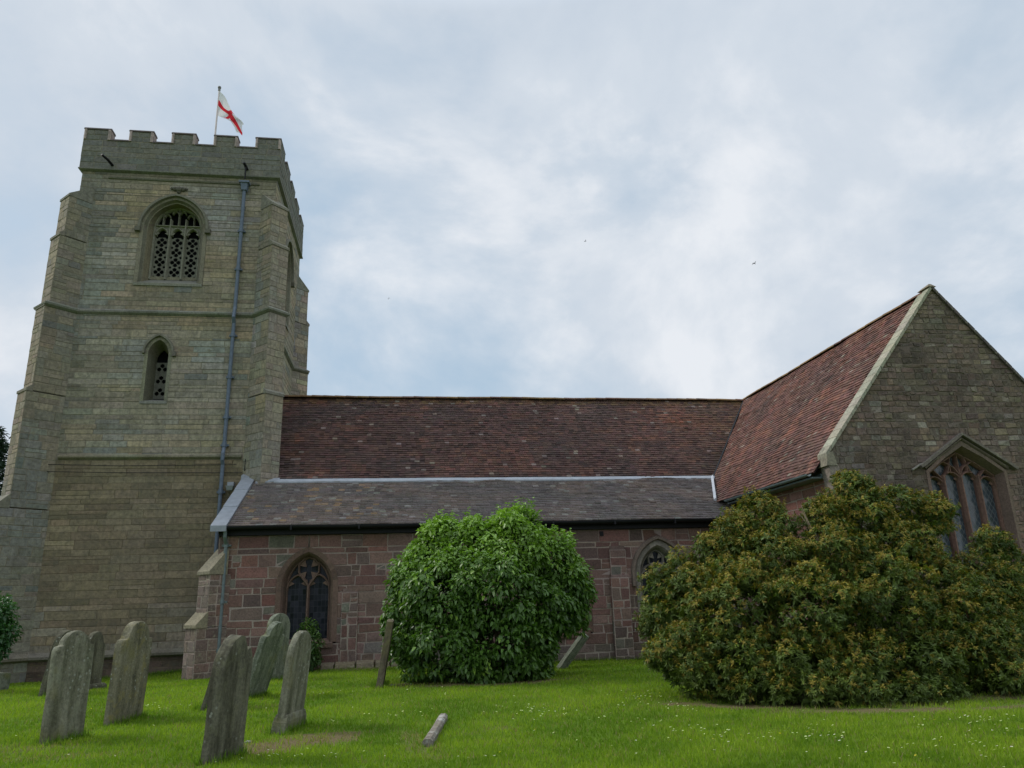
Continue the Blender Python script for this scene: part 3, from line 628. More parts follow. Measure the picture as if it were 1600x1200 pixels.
dp.tube([(px_, py_, 16.32), (px_, py_, 11.7), (px_, py_-.06, 11.52), (px_, py_-.12, 11.3), (px_, py_, 11.1), (px_, py_, 6.75), (px_, py_-.1, 6.5), (px_, py_-.1, 6.3), (px_, py_, 6.15), (px_, py_, .1)], .062, 10)
pipe_t = part(dp, 'downpipe', MT['pipe'])
hp = M(); hp.hexa([(px_-.09, py_-.09, 16.28), (px_+.09, py_-.09, 16.28), (px_+.09, py_+.09, 16.28), (px_-.09, py_+.09, 16.28)], [(px_-.13, py_-.13, 16.55), (px_+.13, py_-.13, 16.55), (px_+.13, py_+.11, 16.55), (px_-.13, py_+.11, 16.55)])
hp.box((px_-.18, py_-.17, 16.551), (px_+.18, py_+.12, 16.62)); part(hp, 'hopper', MT['pipe'], pipe_t)
for z in (14.6, 13.1, 10.6, 9.1, 7.7, 6.75, 5.2):
    c_ = M(); c_.tube([(px_, py_, z), (px_, py_, z+.14)], .082, 10); c_.box((px_-.13, py_+.04, z+.04), (px_+.13, py_+.16, z+.1)); part(c_, 'pipe_collar', MT['pipe'], pipe_t)
m = M(); m.tube([(-12.3, 25.2, 6.22), (-9, 25.33, 6.15), (-5.4, 25.33, 6.17)], .010, 6); m.tube([(-12.3, 25.2, 5.98), (-9, 25.33, 5.93), (-5.2, 25.33, 5.90)], .010, 6); part(m, 'cable', MT['black'])
m = M(); m.box((-5.62, 25.2, 5.42), (-5.42, 25.4, 5.58), (.3, .35, .4)); m.hexa([(-5.60, 25.12, 5.30), (-5.44, 25.12, 5.30), (-5.44, 25.2, 5.30), (-5.60, 25.2, 5.30)], [(-5.64, 25.05, 5.44), (-5.40, 25.05, 5.44), (-5.40, 25.199, 5.44), (-5.64, 25.199, 5.44)])
part(m, 'floodlight', MT['lead'])
m = M(); m.tube([(-5.12, 25.3, 5.95), (-5.12, 25.3, 6.35)], .022, 6); part(m, 'iron_rod', MT['black'])
for z in (5.75, 5.93, 6.1):
    pass

# ------------------------------------------------------------------ roofs
TP, NP, AP = math.tan(R(50.5)), math.tan(R(50)), math.tan(R(27.3))
def tr_z(x): return 9.30-abs(14.05-x)*TP
def nv_y(z): return 25+(z-5.55)/NP
def ai_y(z): return 25+(z-5.55)/AP
def tr_x(z): return 14.05-(9.30-z)/TP
def tiles(o, u, s, n, length, slope_len, gauge, tw_, thick, lift, colf, ul, ur, name, mat, sag=.03, lipk=1.25, seed=0, label=None):
    m = M(); o, u, s, n = Vector(o), Vector(u).normalized(), Vector(s).normalized(), Vector(n).normalized(); rows = int(slope_len/gauge)
    def P(a, b, d): return o+u*a+s*b+n*(d + sag*(nz(a*.33+seed, b*.5, 1)+.4*nz(a*1.1+seed, b*1.2, 6)))
    for r in range(rows):
        b0 = r*gauge; b1 = b0+gauge*1.12; row_j = random.uniform(-.006, .006); lo, hi = ul(b0+gauge*.5), ur(b0+gauge*.5)
        a = lo - random.random()*tw_*.5
        ks = max(1, int((hi-lo)/.6))
        for q_ in range(ks):
            s0_, s1_ = lerp(lo, hi, q_/ks), lerp(lo, hi, (q_+1)/ks); m.poly([P(s0_, b0, -.03), P(s1_, b0, -.03), P(s1_, b1, -.03), P(s0_, b1, -.03)], (.02, .018, .016))
        while a < hi:
            w_ = tw_*random.uniform(.92, 1.05); p, q = max(a, lo), min(a+w_-.004, hi); a += w_
            if q-p < .02: continue
            t = thick*random.uniform(.8, 1.2); l = lift*random.random()**2; e = row_j+random.uniform(-.006, .006); k = random.uniform(-.004, .004)
            c = colf((p+q)/2, b0)
            A, B, C_, D_ = P(p, b0+e, t+l+k), P(q, b0+e, t+l-k), P(q, b1, .004), P(p, b1, .004)
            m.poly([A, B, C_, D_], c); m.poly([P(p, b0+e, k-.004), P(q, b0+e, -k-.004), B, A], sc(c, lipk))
            m.poly([A, D_, P(p, b0+e, -.004)], c); m.poly([B, C_, P(q, b0+e, -.004)], c)
    return part(m, name, mat, label=label)
def nave_col(a, b):
    n_ = nz(a*.45, b*.6, 3); n2_ = nz(a*1.4, b*2.2, 8)
    c = (.078, .042, .035); c = mixv(c, (.125, .058, .040), sstep(.05, .5, n2_)*.8); c = mixv(c, (.062, .042, .038), sstep(0, .4, n_)*.7)
    c = mixv(c, (.20, .075, .042), .75*math.exp(-((a-15.2)/1.5)**2-((b-3.6)/.7)**2)*random.random()); c = mixv(c, (.17, .07, .045), .6*math.exp(-((a-8)/1.6)**2-((b-1.2)/.8)**2)*random.random())
    c = mixv(c, (.16, .09, .045), .6*sstep(14, 18, a)*random.random())
    if b > 4.6: c = mixv(c, (.17, .105, .04), .5*random.random())
    c = sc(c, 1+.35*nz(a*.4, b*7, 5))
    if random.random() < .02: c = (.17, .13, .11)
    if random.random() < .12: c = sc(c, .6)
    return jit(c, .25, .08)
nl = math.hypot(28.12-24.85, (28.12-24.85)*NP); nsz = math.sin(R(50)); e0 = 5.55-.15*NP
tiles((-4.70, 24.85, e0), (1, 0, 0), (0, 1, NP), (0, -NP, 1), 0, nl, .12, .17, .02, .012, nave_col,
      const(0), lambda b: tr_x(e0+b*nsz)+4.70-.02, 'nave_roof', MT['tile'], .08, seed=1, label='dark red clay tiled roof of the nave')
def tr_col(a, b):
    n_ = nz(a*.5+9, b*.6, 3); n2_ = nz(a*1.6+3, b*1.6, 8)
    c = mixv((.135, .066, .052), (.18, .08, .055), sstep(-.1, .5, n2_)); c = mixv(c, (.10, .062, .052), sstep(0, .45, n_)*.6)
    c = sc(c, 1+.25*nz(a*.5, b*7, 15))
    if random.random() < .03: c = (.21, .16, .13)
    if random.random() < .1: c = sc(c, .65)
    return jit(c, .23, .08)
te = tr_z(10.02); tsz = math.sin(R(50.5)); tl = (14.05-10.02)/math.cos(R(50.5))
def tr_far(b):
    z = te+b*tsz; return (ai_y(z) if z < 5.55 else nv_y(z))
# frame: origin at far end, u towards camera (-y)
tiles((10.02, 30, te), (0, -1, 0), (1, 0, TP), (-TP, 0, 1), 0, tl, .12, .17, .02, .013, tr_col,
      lambda b: 30-tr_far(b)+.02, const(30-16.98), 'transept_roof', MT['tile'], .07, seed=5, label='russet clay tiled roof of the transept')
def ai_col(a, b):
    n_ = nz(a*.6+2, b*.9, 13); c = mixv((.088, .075, .072), (.11, .086, .076), sstep(-.3, .3, n_)); c = sc(c, 1+.3*nz(a*.5, b*7, 3))
    if a < 4 and random.random() < .06: c = (.17, .115, .075)
    if random.random() < .05: c = (.16, .15, .14)
    if random.random() < .1: c = sc(c, .75)
    return jit(c, .14, .04)
al = (25.0-21.62)/math.cos(R(27.3)); ae = 5.55-(25-21.62)*AP; asz = math.sin(R(27.3))
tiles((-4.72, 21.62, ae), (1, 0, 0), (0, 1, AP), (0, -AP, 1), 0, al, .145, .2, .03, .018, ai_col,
      const(0), lambda b: (max(10.42, tr_x(ae+b*asz)) if ae+b*asz > te else 10.44)+4.72, 'aisle_roof', MT['slate'], .05, lipk=3.2, seed=9, label='grey-brown stone tiled lean-to roof of the aisle')  # lipk lightens the lower tile edges, a glint painted as colour
# ridges
def ridge(p0, p1, name, r=.12, seed=0):
    m = M(); p0, p1 = Vector(p0), Vector(p1); L = (p1-p0).length; n = int(L/.42); d = (p1-p0)/n; s = d.cross(Vector((0, 0, 1))).normalized()
    for k in range(n):
        a, b = p0+d*k, p0+d*(k+1.03); dz = .03*nz(k*.17+seed, 2); a = a+Vector((0, 0, dz+random.uniform(0, .012))); b = b+Vector((0, 0, .03*nz((k+1)*.17+seed, 2)+random.uniform(-.008, .004)))
        c = jit(mixv((.13, .07, .05), (.22, .14, .05), random.random()*.8), .2); q = []
        for i in range(7):
            t = math.pi*(i/6); q.append(s*(r*math.cos(t)*1.1)+Vector((0, 0, r*math.sin(t)*.75-.07)))
        for i in range(6): m.poly([a+q[i], a+q[i+1], b+q[i+1], b+q[i]], c)
        m.poly([a+v for v in q], sc(c, .5))
    part(m, name, MT['tile'])
ridge((-4.7, 28.12, 9.30), (14.05, 28.12, 9.30), 'ridge_tiles', seed=1); ridge((14.05, 28.2, 9.34), (14.05, 16.95, 9.34), 'ridge_tiles', seed=4)
# far slopes
m = M(); m.poly([(-4.7, 28.12, 9.27), (20.5, 28.12, 9.27), (20.5, 31.4, 9.27-3.28*NP), (-4.7, 31.4, 9.27-3.28*NP)], (.09, .045, .035)); m.poly([(-4.7, 31.3, -.4), (20.5, 31.3, -.4), (20.5, 31.3, 5.4), (-4.7, 31.3, 5.4)], (.12, .08, .07))
m.poly([(14.05, 28.1, 9.27), (20.5, 28.1, 9.27), (20.5, 24.85, 9.27-3.25*NP), (14.05, 24.85, 9.27-3.25*NP)], (.09, .045, .035)); m.poly([(14.05, 25, -.4), (20.5, 25, -.4), (20.5, 25, 5.6), (14.05, 25, 5.6)], (.12, .08, .07)); m.poly([(20.5, 25, -.4), (20.5, 31.3, -.4), (20.5, 31.3, 5.4), (20.5, 28.12, 9.27), (20.5, 25, 5.5)], (.13, .09, .08))
part(m, 'far_roof_slope', MT['tile'])
m = M(); m.poly([(14.05, 16.98, 9.29), (18.08, 16.98, 9.29-4.03*TP), (18.08, 28.1, 9.29-4.03*TP), (14.05, 28.1, 9.29)], (.13, .065, .05)); m.poly([(17.65, 16.8, -.3), (17.65, 25, -.3), (17.65, 25, 4.9), (17.65, 16.8, 4.9)], (.13, .08, .07)); part(m, 'far_roof_slope', MT['tile'])

# ------------------------------------------------------------------ aisle wall
RD = [(.190, .104, .088), (.21, .120, .102), (.160, .090, .078), (.22, .142, .120), (.185, .124, .105), (.145, .100, .088)]
GR = [(.165, .155, .125), (.185, .17, .14)]
def red_col(x, z):
    c = random.choice(RD)
    if random.random() < (.13 if x < 2 else .05): c = random.choice(GR)
    if random.random() < .03: c = (.20, .10, .08)
    c = sc(c, 1+.3*nz(x*.8, z*1.3, 51))
    if z < .35 and x > 3: c = mixv(c, (.15, .13, .11), .7)
    if z < .9: c = sc(c, .85)
    if 0 < x < 1.2 and 2.7 < z < 3.1: c = mixv(c, GR[1], .6)
    return jit(c, .16, .05)
frA = Fr((0, 22, 0), (1, 0, 0), (0, -1, 0)); RMC = (.31, .25, .215)
W1 = [(-2.57, .70, .66, 2.15, .93), (4.66, .70, .66, 2.15, .93), (7.62, .60, .66, 2.25, .82)]
holes = [arch_hole(c, a+.12, s-.04, sp, r+.12) for c, a, s, sp, r in W1]
aw = M()
ka = dict(gap=.020, proud=.012, bev=.012, mcol=RMC, rough=2.0)
masonry(aw, frA, -.35, 1.1, const(-5.0), const(10.45), holes, ch=(.2, .34), bl=(.28, .7), colf=red_col, breaks=(.62,), **ka)
masonry(aw, frA, 1.1, 3.55, const(-5.0), const(10.45), holes, ch=(.17, .36), bl=(.22, .95), colf=red_col, breaks=(3.195,), **ka)
frAW = Fr((-5.0, 0, 0), (0, -1, 0), (-1, 0, 0))
masonry(aw, frAW, -.35, 5.5, lambda z: -25.4 if z < 5.4 else -25.4, lambda z: -22 if z < 3.7 else -(25-(5.55-z)/AP), (), ch=(.22, .34), bl=(.3, .8), colf=red_col, **ka)
part(aw, 'aisle_wall', [MT['red'], MT['mortar']], label='aisle wall of red sandstone blocks with pale mortar')
m = M(); masonry(m, Fr((0, 24.98, 0), (1, 0, 0), (0, -1, 0)), 5.2, 5.5, const(-4.7), const(11.2), (), colf=red_col, **ka); part(m, 'nave_wall', [MT['red'], MT['mortar']])
# eaves: black board, gutter
m = M(); m.box((-5.0, 21.86, 3.56), (10.4, 21.97, 3.84)); m.box((-5.0, 21.70, 3.76), (10.4, 21.855, 3.79)); part(m, 'fascia_board', MT['black'])
m = M()
for k in range(24):
    xa, xb = -4.95+k*.641, -4.95+(k+1)*.641; za, zb = 3.765+.012*math.sin(k*.7), 3.765+.012*math.sin((k+1)*.7)
    for i in range(6):
        t0, t1 = math.pi*(1+i/6), math.pi*(1+(i+1)/6); f_ = lambda x, z, t: (x, 21.60+.075*math.cos(t), z+.075*math.sin(t))
        m.poly([f_(xa, za, t0), f_(xb, zb, t0), f_(xb, zb, t1), f_(xa, za, t1)])
    m.poly([(xa, 21.525, za), (xb, 21.525, zb), (xb, 21.525, zb+.02), (xa, 21.525, za+.02)])
for k in range(9): x = -4.9+k*1.85; m.box((x, 21.51, 3.66), (x+.05, 21.69, 3.79))
part(m, 'gutter', MT['black'])
dp = M(); dp.tube([(-4.78, 21.62, 3.70), (-4.78, 21.64, 3.52), (-4.78, 21.86, 3.30), (-4.78, 21.86, .0)], .05, 10); dpa = part(dp, 'downpipe', MT['pipe2'])
for z in (3.25, 1.75, .5): c_ = M(); c_.tube([(-4.78, 21.86, z), (-4.78, 21.86, z+.1)], .066, 10); c_.box((-4.9, 21.9, z+.02), (-4.66, 21.99, z+.07)); part(c_, 'pipe_collar', MT['pipe2'], dpa)
# lead verge, flashings
m = M()
def slab(a, b, c, d, th, cc=(.3, .3, .3)):
    A = [Vector(p) for p in (a, b, c, d)]; m.hexa([p-Vector((0, 0, th)) for p in A], A, cc)
def az(y): return 5.55-(25-y)*AP
ysg = [21.45, 22.75, 24.05, 25.2]
for y0, y1 in zip(ysg, ysg[1:]):
    o = .012*(3-ysg.index(y0)); slab((-5.14, y0, az(y0)+.10-o+.02), (-4.73, y0, az(y0)+.10-o+.02), (-4.73, y1+.04, az(y1)+.10-o+.03), (-5.14, y1+.04, az(y1)+.10-o+.03), .16)
slab((-5.2, 25.2, az(25.2)+.13), (-4.55, 24.95, az(24.95)+.13), (-4.0, 25.35, az(25.3)+.18), (-5.1, 25.6, az(25.3)+.30), .16)
slab((-4.66, 24.75, az(24.75)+.065), (-3.95, 24.9, az(24.9)+.065), (-3.95, 25.05, az(25.05)+.10), (-4.66, 25.05, az(25.05)+.10), .04)
part(m, 'lead_verge', MT['lead'])
m = M()
for k in range(10):
    xa, xb = -4.1+k*1.53, -4.1+(k+1)*1.53; o = .004*(k % 2); m.hexa([(xa, 24.83, az(24.83)+.01), (xb, 24.83, az(24.83)+.01), (xb, 24.985, az(24.985)+.01), (xa, 24.985, az(24.985)+.01)], [(xa, 24.83, az(24.83)+.055+o), (xb, 24.83, az(24.83)+.055+o), (xb, 24.985, az(24.985)+.085+o), (xa, 24.985, az(24.985)+.085+o)], (.3, .3, .3))
part(m, 'lead_flashing', plain('new_lead', (.28, .30, .33), .5, 0, .15, 5, .1))
m = M(); prev = None; pts_ = []
for k in range(9):
    z = te+.06+(5.50-te)*k/8; pts_.append((tr_x(z)-.03, ai_y(z)-.02, z+.05))
for (p, q) in zip(pts_, pts_[1:]):
    p, q = Vector(p), Vector(q); s_ = Vector((-.10, -.02, .0)); m.hexa([p+s_-Vector((0, 0, .04)), p-Vector((0, 0, .04)), q-Vector((0, 0, .04)), q+s_-Vector((0, 0, .04))], [p+s_, p+Vector((0, 0, .06)), q+Vector((0, 0, .06)), q+s_], (.3, .3, .3))
part(m, 'lead_flashing', plain('pale_lead', (.42, .44, .47), .5, 0, .15, 6, .1))
m = M()
vp = [(tr_x(z)-.01, nv_y(z), z+.06) for z in [5.5+(9.2-5.5)*k/12 for k in range(13)]]
m.tube(vp, .035, 6); part(m, 'valley_lining', MT['black'])
# aisle windows
def two_light(fr, cx, a, sill, spring, rise, dc, glass, hood=None, D=.30):
    m = M(); cf = lambda i: jit(dc, .16); n = 9
    O1 = arch_pts(cx, a+.14, sill, spring, rise+.14, n); O2 = arch_pts(cx, a, sill, spring, rise, n); O3 = arch_pts(cx, a-.05, sill, spring, rise-.06, n); I = arch_pts(cx, a-.12, sill+.06, spring, rise-.14, n)
    for i in range(len(O1)-1):          # voussoirs and jamb stones in groups
        pass
    grp = lambda i: random.Random(int(i/2)*7+int(cx*10)).uniform(.7, 1.22)
    strip(m, fr, O1, .022, O2, .022, lambda i: sc(dc, grp(i))); strip(m, fr, O1, .022, O1, -.03, cf)
    strip(m, fr, O2, .022, O3, -.07, cf); strip(m, fr, O3, -.07, I, -D, lambda i: sc(dc, .9*grp(i+3)))
    m.poly([fr.P(cx-a-.05, sill-.02, .06), fr.P(cx+a+.05, sill-.02, .06), fr.P(cx+a-.12, sill+.09, -D), fr.P(cx-a+.12, sill+.09, -D)], sc(dc, 1.1))
    m.poly([fr.P(cx-a-.05, sill-.02, .06), fr.P(cx+a+.05, sill-.02, .06), fr.P(cx+a+.05, sill-.14, .06), fr.P(cx-a-.05, sill-.14, .06)], dc)
    w_ = part(m, 'aisle_window', MT['dress'])
    t = M(); ai = a-.12; tcx = sc(dc, 1.05); top = spring+rise-.14
    bar(t, fr, [(cx, sill+.07), (cx, spring+.02)], .085, -D-.05, -D+.14, tcx)
    bar(t, fr, I[1:-1], .06, -D-.05, -D+.08, tcx); bar(t, fr, [(cx-ai, sill+.07), (cx-ai, spring)], .05, -D-.05, -D+.07, tcx); bar(t, fr, [(cx+ai, sill+.07), (cx+ai, spring)], .05, -D-.05, -D+.07, tcx)
    r = ai*.42; qc = spring+ai*.80
    for s in (-1, 1):
        lc = cx+s*ai/2; H = arch_pts(lc, ai/2, spring-.12, spring-.1, ai*.72, 6)[1:-1]
        bar(t, fr, H, .06, -D-.05, -D+.10, tcx)
        bar(t, fr, [(cx, spring), (cx+s*ai*.22, spring+ai*.30), (cx+s*r*1.12, qc-r*.35), (cx+s*r*1.15, qc+r*.5), (cx+s*r*.5, qc+r*1.3)], .06, -D-.05, -D+.11, tcx)
        for s2 in (-1, 1): t.poly([fr.P(lc+s2*ai*.5, spring-.02, -D+.03), fr.P(lc+s2*ai*.44, spring+.19, -D+.03), fr.P(lc+s2*ai*.16, spring+.08, -D+.03)], tcx)
    for k in range(4):
        an = math.pi/4+k*math.pi/2; p0 = (cx+math.cos(an)*r*1.1, qc+math.sin(an)*r*1.1); p1 = (cx+math.cos(an)*r*.35, qc+math.sin(an)*r*.35)
        nn_ = (-math.sin(an)*r*.45, math.cos(an)*r*.45); t.poly([fr.P(p0[0]+nn_[0], p0[1]+nn_[1], -D+.06), fr.P(p1[0], p1[1], -D+.06), fr.P(p0[0]-nn_[0], p0[1]-nn_[1], -D+.06)], tcx)
    part(t, 'tracery', MT['dress'], w_)
    g = M(); fillpoly(g, fr, arch_pts(cx, ai+.02, sill+.05, spring, rise-.12), -D-.02, (0, 0, 0)); part(g, 'glass', glass, w_)
    if hood:
        h = M(); bar(h, fr, arch_pts(cx, a+.22, spring-.35, spring, rise+.22, n)[0:-1]+[(cx+a+.22, spring-.35)], .12, 0, .12, hood, ch=.7); part(h, 'hood_mould', MT['dress'], w_)
two_light(frA, *W1[0], (.155, .10, .078), MT['glassd']); two_light(frA, *W1[1], (.155, .095, .075), MT['glassd']); two_light(frA, *W1[2], (.24, .215, .185), MT['glassd'], hood=(.19, .145, .12))
# corner buttress of the aisle (diagonal), flat buttresses
def small_buttress(C0, d, w_, stages, name='aisle_buttress'):
    b = M(); d = Vector(d).normalized(); t = Vector((-d.y, d.x, 0)); C0 = Vector(C0); h = w_/2
    for i, (z0, z1, p) in enumerate(stages):
        k = dict(ch=(.22, .34), bl=(.25, .5), gap=.02, proud=.012, mcol=RMC, rough=1.5)
        cfx = lambda a, z: jit(mixv(random.choice(RD), (.17, .14, .115), random.random()*.8), .15)
        masonry(b, Fr(C0-t*h, d, -t), z0, z1, const(-.3), const(p), (), colf=cfx, **k); masonry(b, Fr(C0+t*h, -d, t), z0, z1, const(-p), const(.3), (), colf=cfx, **k)
        masonry(b, Fr(C0+d*p, t, d), z0, z1, const(-h), const(h), (), colf=lambda a, z: jit(mixv(random.choice(RD), (.21, .18, .15), .6), .12), **k)
        p2 = stages[i+1][2] if i+1 < len(stages) else -.12; H = (p-p2)*1.3; zz = Vector((0, 0, 1)); o = .05
        lo = [C0+d*(p+o)-t*(h+.03), C0+d*(p+o)+t*(h+.03)]; hi = [C0+d*(p2-.02)+t*(h+.03), C0+d*(p2-.02)-t*(h+.03)]
        A = [q+zz*z1 for q in lo]+[q+zz*(z1+.002) for q in hi]; B = [q+zz*(z1+.08) for q in lo]+[q+zz*(z1+H+.08) for q in hi]; b.hexa(A, B, jit((.24, .21, .145), .1))
    part(b, name, [MT['lichen'], MT['mortar']])
small_buttress((-5.0, 22.0, 0), (-1, -1, 0), .52, [(-.4, 1.15, .62), (1.17, 2.52, .36)])
for (xa, xb, z1, pr) in ((6.08, 6.62, 2.15, .16), (6.12, 6.60, 2.95, .07), (-1.62, -1.18, 1.95, .05)):
    fb = M()
    k = dict(ch=(.2, .38), bl=(.26, .5), gap=.024, proud=.012, mcol=RMC, rough=2.2); y = 22-pr
    masonry(fb, Fr((0, y, 0), (1, 0, 0), (0, -1, 0)), -.35, z1, const(xa), const(xb), (), colf=red_col, **k)
    masonry(fb, Fr((xa, 0, 0), (0, -1, 0), (-1, 0, 0)), -.35, z1, const(-22), const(-y), (), colf=red_col, **k); masonry(fb, Fr((xb, 0, 0), (0, 1, 0), (1, 0, 0)), -.35, z1, const(y), const(22), (), colf=red_col, **k)
    fb.hexa([(xa, y, z1), (xb, y, z1), (xb, 22, z1), (xa, 22, z1)], [(xa+.03, y+.02, z1+.04), (xb-.03, y+.03, z1+.03), (xb-.02, 22, z1+.14), (xa+.02, 22, z1+.12)], (.16, .11, .095))
    part(fb, 'flat_buttress', [MT['red'], MT['mortar']])
m = M(); m.box((5.86, 21.95, 3.36), (5.97, 22.02, 3.5)); part(m, 'vent_hole', MT['black'])
m = M(); xx = -2.1
while xx < .1:
    L = random.uniform(.3, .6); z = gz(xx, 21.7); m.hexa([(xx, 21.60, z-.1), (xx+L-.02, 21.62, z-.1), (xx+L-.02, 21.985, z-.1), (xx, 21.985, z-.1)], [(xx+.02, 21.64, z+.09+random.uniform(0, .03)), (xx+L-.04, 21.66, z+.09+random.uniform(0, .03)), (xx+L-.02, 21.984, z+.17), (xx, 21.984, z+.17)], jit((.17, .14, .095), .15)); xx += L
part(m, 'wall_footing', MT['lichen'])

# ------------------------------------------------------------------ transept
tg = M(); GX0, GX1, GY = 10.45, 17.65, 16.75
frG = Fr((0, GY, 0), (1, 0, 0), (0, -1, 0))
def g_col(x, z):
    c = random.choice([(.10, .082, .062), (.125, .105, .075), (.085, .072, .06), (.145, .125, .085), (.115, .085, .07), (.075, .066, .056)])
    if random.random() < .08: c = (.17, .15, .095)
    if random.random() < .08: c = (.22, .21, .18)
    if z > 7.8: c = mixv(c, (.15, .15, .085), .35)
    if z < 3.6: c = mixv(c, (.15, .095, .078), .65)
    c = mixv(c, (.15, .09, .075), .6*math.exp(-((x-15.2)/.5)**2)*sstep(5, 4.3, z))
    if x < 11.2 and z < 5.2: c = mixv(c, (.17, .18, .17), .6)
    c = mixv(c, (.165, .120, .094), .5); c = sc(c, 1.0+.6*nz(x*1.1, z*1.1, 61))
    return jit(c, .16, .06)
TW = (14.02, 1.0, 2.0, 4.22)
def gable_hole(z):
    if z < TW[2]-.1 or z > 5.22: return None
    if z < 4.35: return (TW[0]-1.12, TW[0]+1.12)
    w_ = 1.2*(5.25-z)/.72; w_ = min(w_, 1.12); return (TW[0]-w_, TW[0]+w_)
xlf = lambda z: GX0 if z < 4.75 else max(GX0, 14.05-(9.34-z)/TP); xrf = lambda z: GX1 if z < 4.9 else min(GX1, 14.05+(9.34-z)/TP)
masonry(tg, frG, -.3, 9.3, xlf, xrf, (gable_hole,), breaks=(TW[2]-.1,), ch=(.07, .19), bl=(.09, .38), colf=g_col, gap=.010, proud=.013, bev=.012, mcol=(.13, .105, .085), rough=2.6)
part(tg, 'transept_gable', [MT['gable'], MT['mortar']], label='dark mottled rubble gable wall of the transept')
m = M(); frT = Fr((GX0, 0, 0), (0, -1, 0), (-1, 0, 0))
masonry(m, frT, -.3, 4.75, const(-22.05), const(-16.76), (), ch=(.2, .32), bl=(.3, .8), colf=lambda x, z: jit(random.choice([(.24, .12, .10), (.21, .105, .09), (.27, .15, .125)]), .12), **ka)
part(m, 'transept_side_wall', [MT['red'], MT['mortar']])
m = M()
for k in range(22):
    t0, t1 = k/22, (k+1)/22-.004
    for s in (-1, 1):
        xa, xb = 14.05+s*lerp(3.78, .0, t0), 14.05+s*lerp(3.78, .0, t1); za, zb = 9.42-abs(14.05-xa)*TP, 9.42-abs(14.05-xb)*TP; q = random.uniform(0, .01)
        y0, y1 = GY-.07, GY+.34; n_ = .11
        c = jit((.30, .285, .22) if s < 0 else (.10, .085, .075), .12)  # left slope light, right slope dark: lit and shaded sides painted in
        m.hexa([(xa, y0, za-n_), (xa, y1, za-n_), (xb, y1, zb-n_), (xb, y0, zb-n_)], [(xa, y0, za+q), (xa, y1, za+q), (xb, y1, zb+q), (xb, y0, zb+q)], c)
m.hexa([(13.93, GY-.09, 9.36), (14.17, GY-.09, 9.36), (14.17, GY+.36, 9.36), (13.93, GY+.36, 9.36)], [(14.02, GY-.02, 9.46), (14.08, GY-.02, 9.46), (14.08, GY+.3, 9.44), (14.02, GY+.3, 9.44)], (.2, .17, .12))
part(m, 'gable_coping', MT['lichen'])
m = M(); m.hexa([(10.24, GY-.08, 4.52), (10.52, GY-.08, 4.52), (10.52, GY+.35, 4.52), (10.24, GY+.35, 4.52)], [(10.28, GY-.08, 4.78), (10.44, GY-.08, 4.88), (10.44, GY+.35, 4.88), (10.28, GY+.35, 4.78)], (.22, .20, .15))
m.hexa([(10.36, GY-.06, 3.9), (10.62, GY-.06, 3.9), (10.62, GY+.3, 3.9), (10.36, GY+.3, 3.9)], [(10.30, GY-.06, 4.519), (10.56, GY-.06, 4.519), (10.56, GY+.32, 4.519), (10.30, GY+.32, 4.519)], (.22, .185, .16)); part(m, 'kneeler_stone', MT['lichen'])
m = M(); ys_ = [17.1+i*.62 for i in range(9)]
for i in range(8):
    for k in range(6):
        t0, t1 = math.pi*(1+k/6), math.pi*(1+(k+1)/6); f_ = lambda y, t: (9.98+.065*math.cos(t), y, te-.02+.065*math.sin(t)); m.poly([f_(ys_[i], t0), f_(ys_[i+1], t0), f_(ys_[i+1], t1), f_(ys_[i], t1)])
m.box((10.05, 17.1, te-.14), (10.44, 22.1, te-.10)); m.box((10.3, 17.1, te-.099), (10.4, 22.0, te-.02)); part(m, 'gutter', MT['pipe2'])
for y in (18.2, 19.3, 20.4):
    pass
# transept window
m = M(); cx, a, sill, spring = TW; dc = (.175, .105, .085); D = .34; dc = (.165, .122, .10)
def gab(a_, z0, z1, apex): return [(cx-a_, z0), (cx-a_, z1), (cx-a_*.5, lerp(z1, apex, .56)), (cx, apex), (cx+a_*.5, lerp(z1, apex, .56)), (cx+a_, z1), (cx+a_, z0)]
G1, G2, G3 = gab(1.12, sill-.05, 4.38, 5.14), gab(1.04, sill, 4.34, 5.01), gab(.97, sill+.08, 4.28, 4.88)
cf = lambda i: jit(dc, .15)
strip(m, frG, G1, .03, G2, .03, cf); strip(m, frG, G2, .03, G3, -D, cf); strip(m, frG, G1, .03, G1, -.04, cf)
m.poly([frG.P(cx-1.1, sill-.05, .06), frG.P(cx+1.1, sill-.05, .06), frG.P(cx+.97, sill+.12, -D), frG.P(cx-.97, sill+.12, -D)], dc)
w_ = part(m, 'transept_window', MT['dress'])
h = M(); Hh = [(cx-1.30, 4.47), (cx-1.16, 4.55), (cx, 5.30), (cx+1.16, 4.55), (cx+1.36, 4.40)]
bar(h, frG, Hh, .075, 0, .15, (.15, .13, .11), ch=.9); bar(h, frG, [(cx-1.5, 4.40), (cx-1.22, 4.55)], .05, 0, .08, (.2, .19, .16)); bar(h, frG, [(x, z-.10) for x, z in Hh[1:-1]], .09, 0, .08, (.14, .11, .09)); part(h, 'hood_mould', MT['lichen'], w_)
t = M(); tcx = (.20, .115, .092); lw_ = .485
for k in (-1, 0, 1): bar(t, frG, [(cx+k*lw_, sill+.05), (cx+k*lw_, 4.3)], .095, -D-.05, -D+.16, tcx)
for s in (-1, 1): bar(t, frG, [(cx+s*.97, sill+.05), (cx+s*.97, 4.30)], .07, -D-.05, -D+.1, tcx)
bar(t, frG, G3[1:-1], .09, -D-.05, -D+.12, tcx)
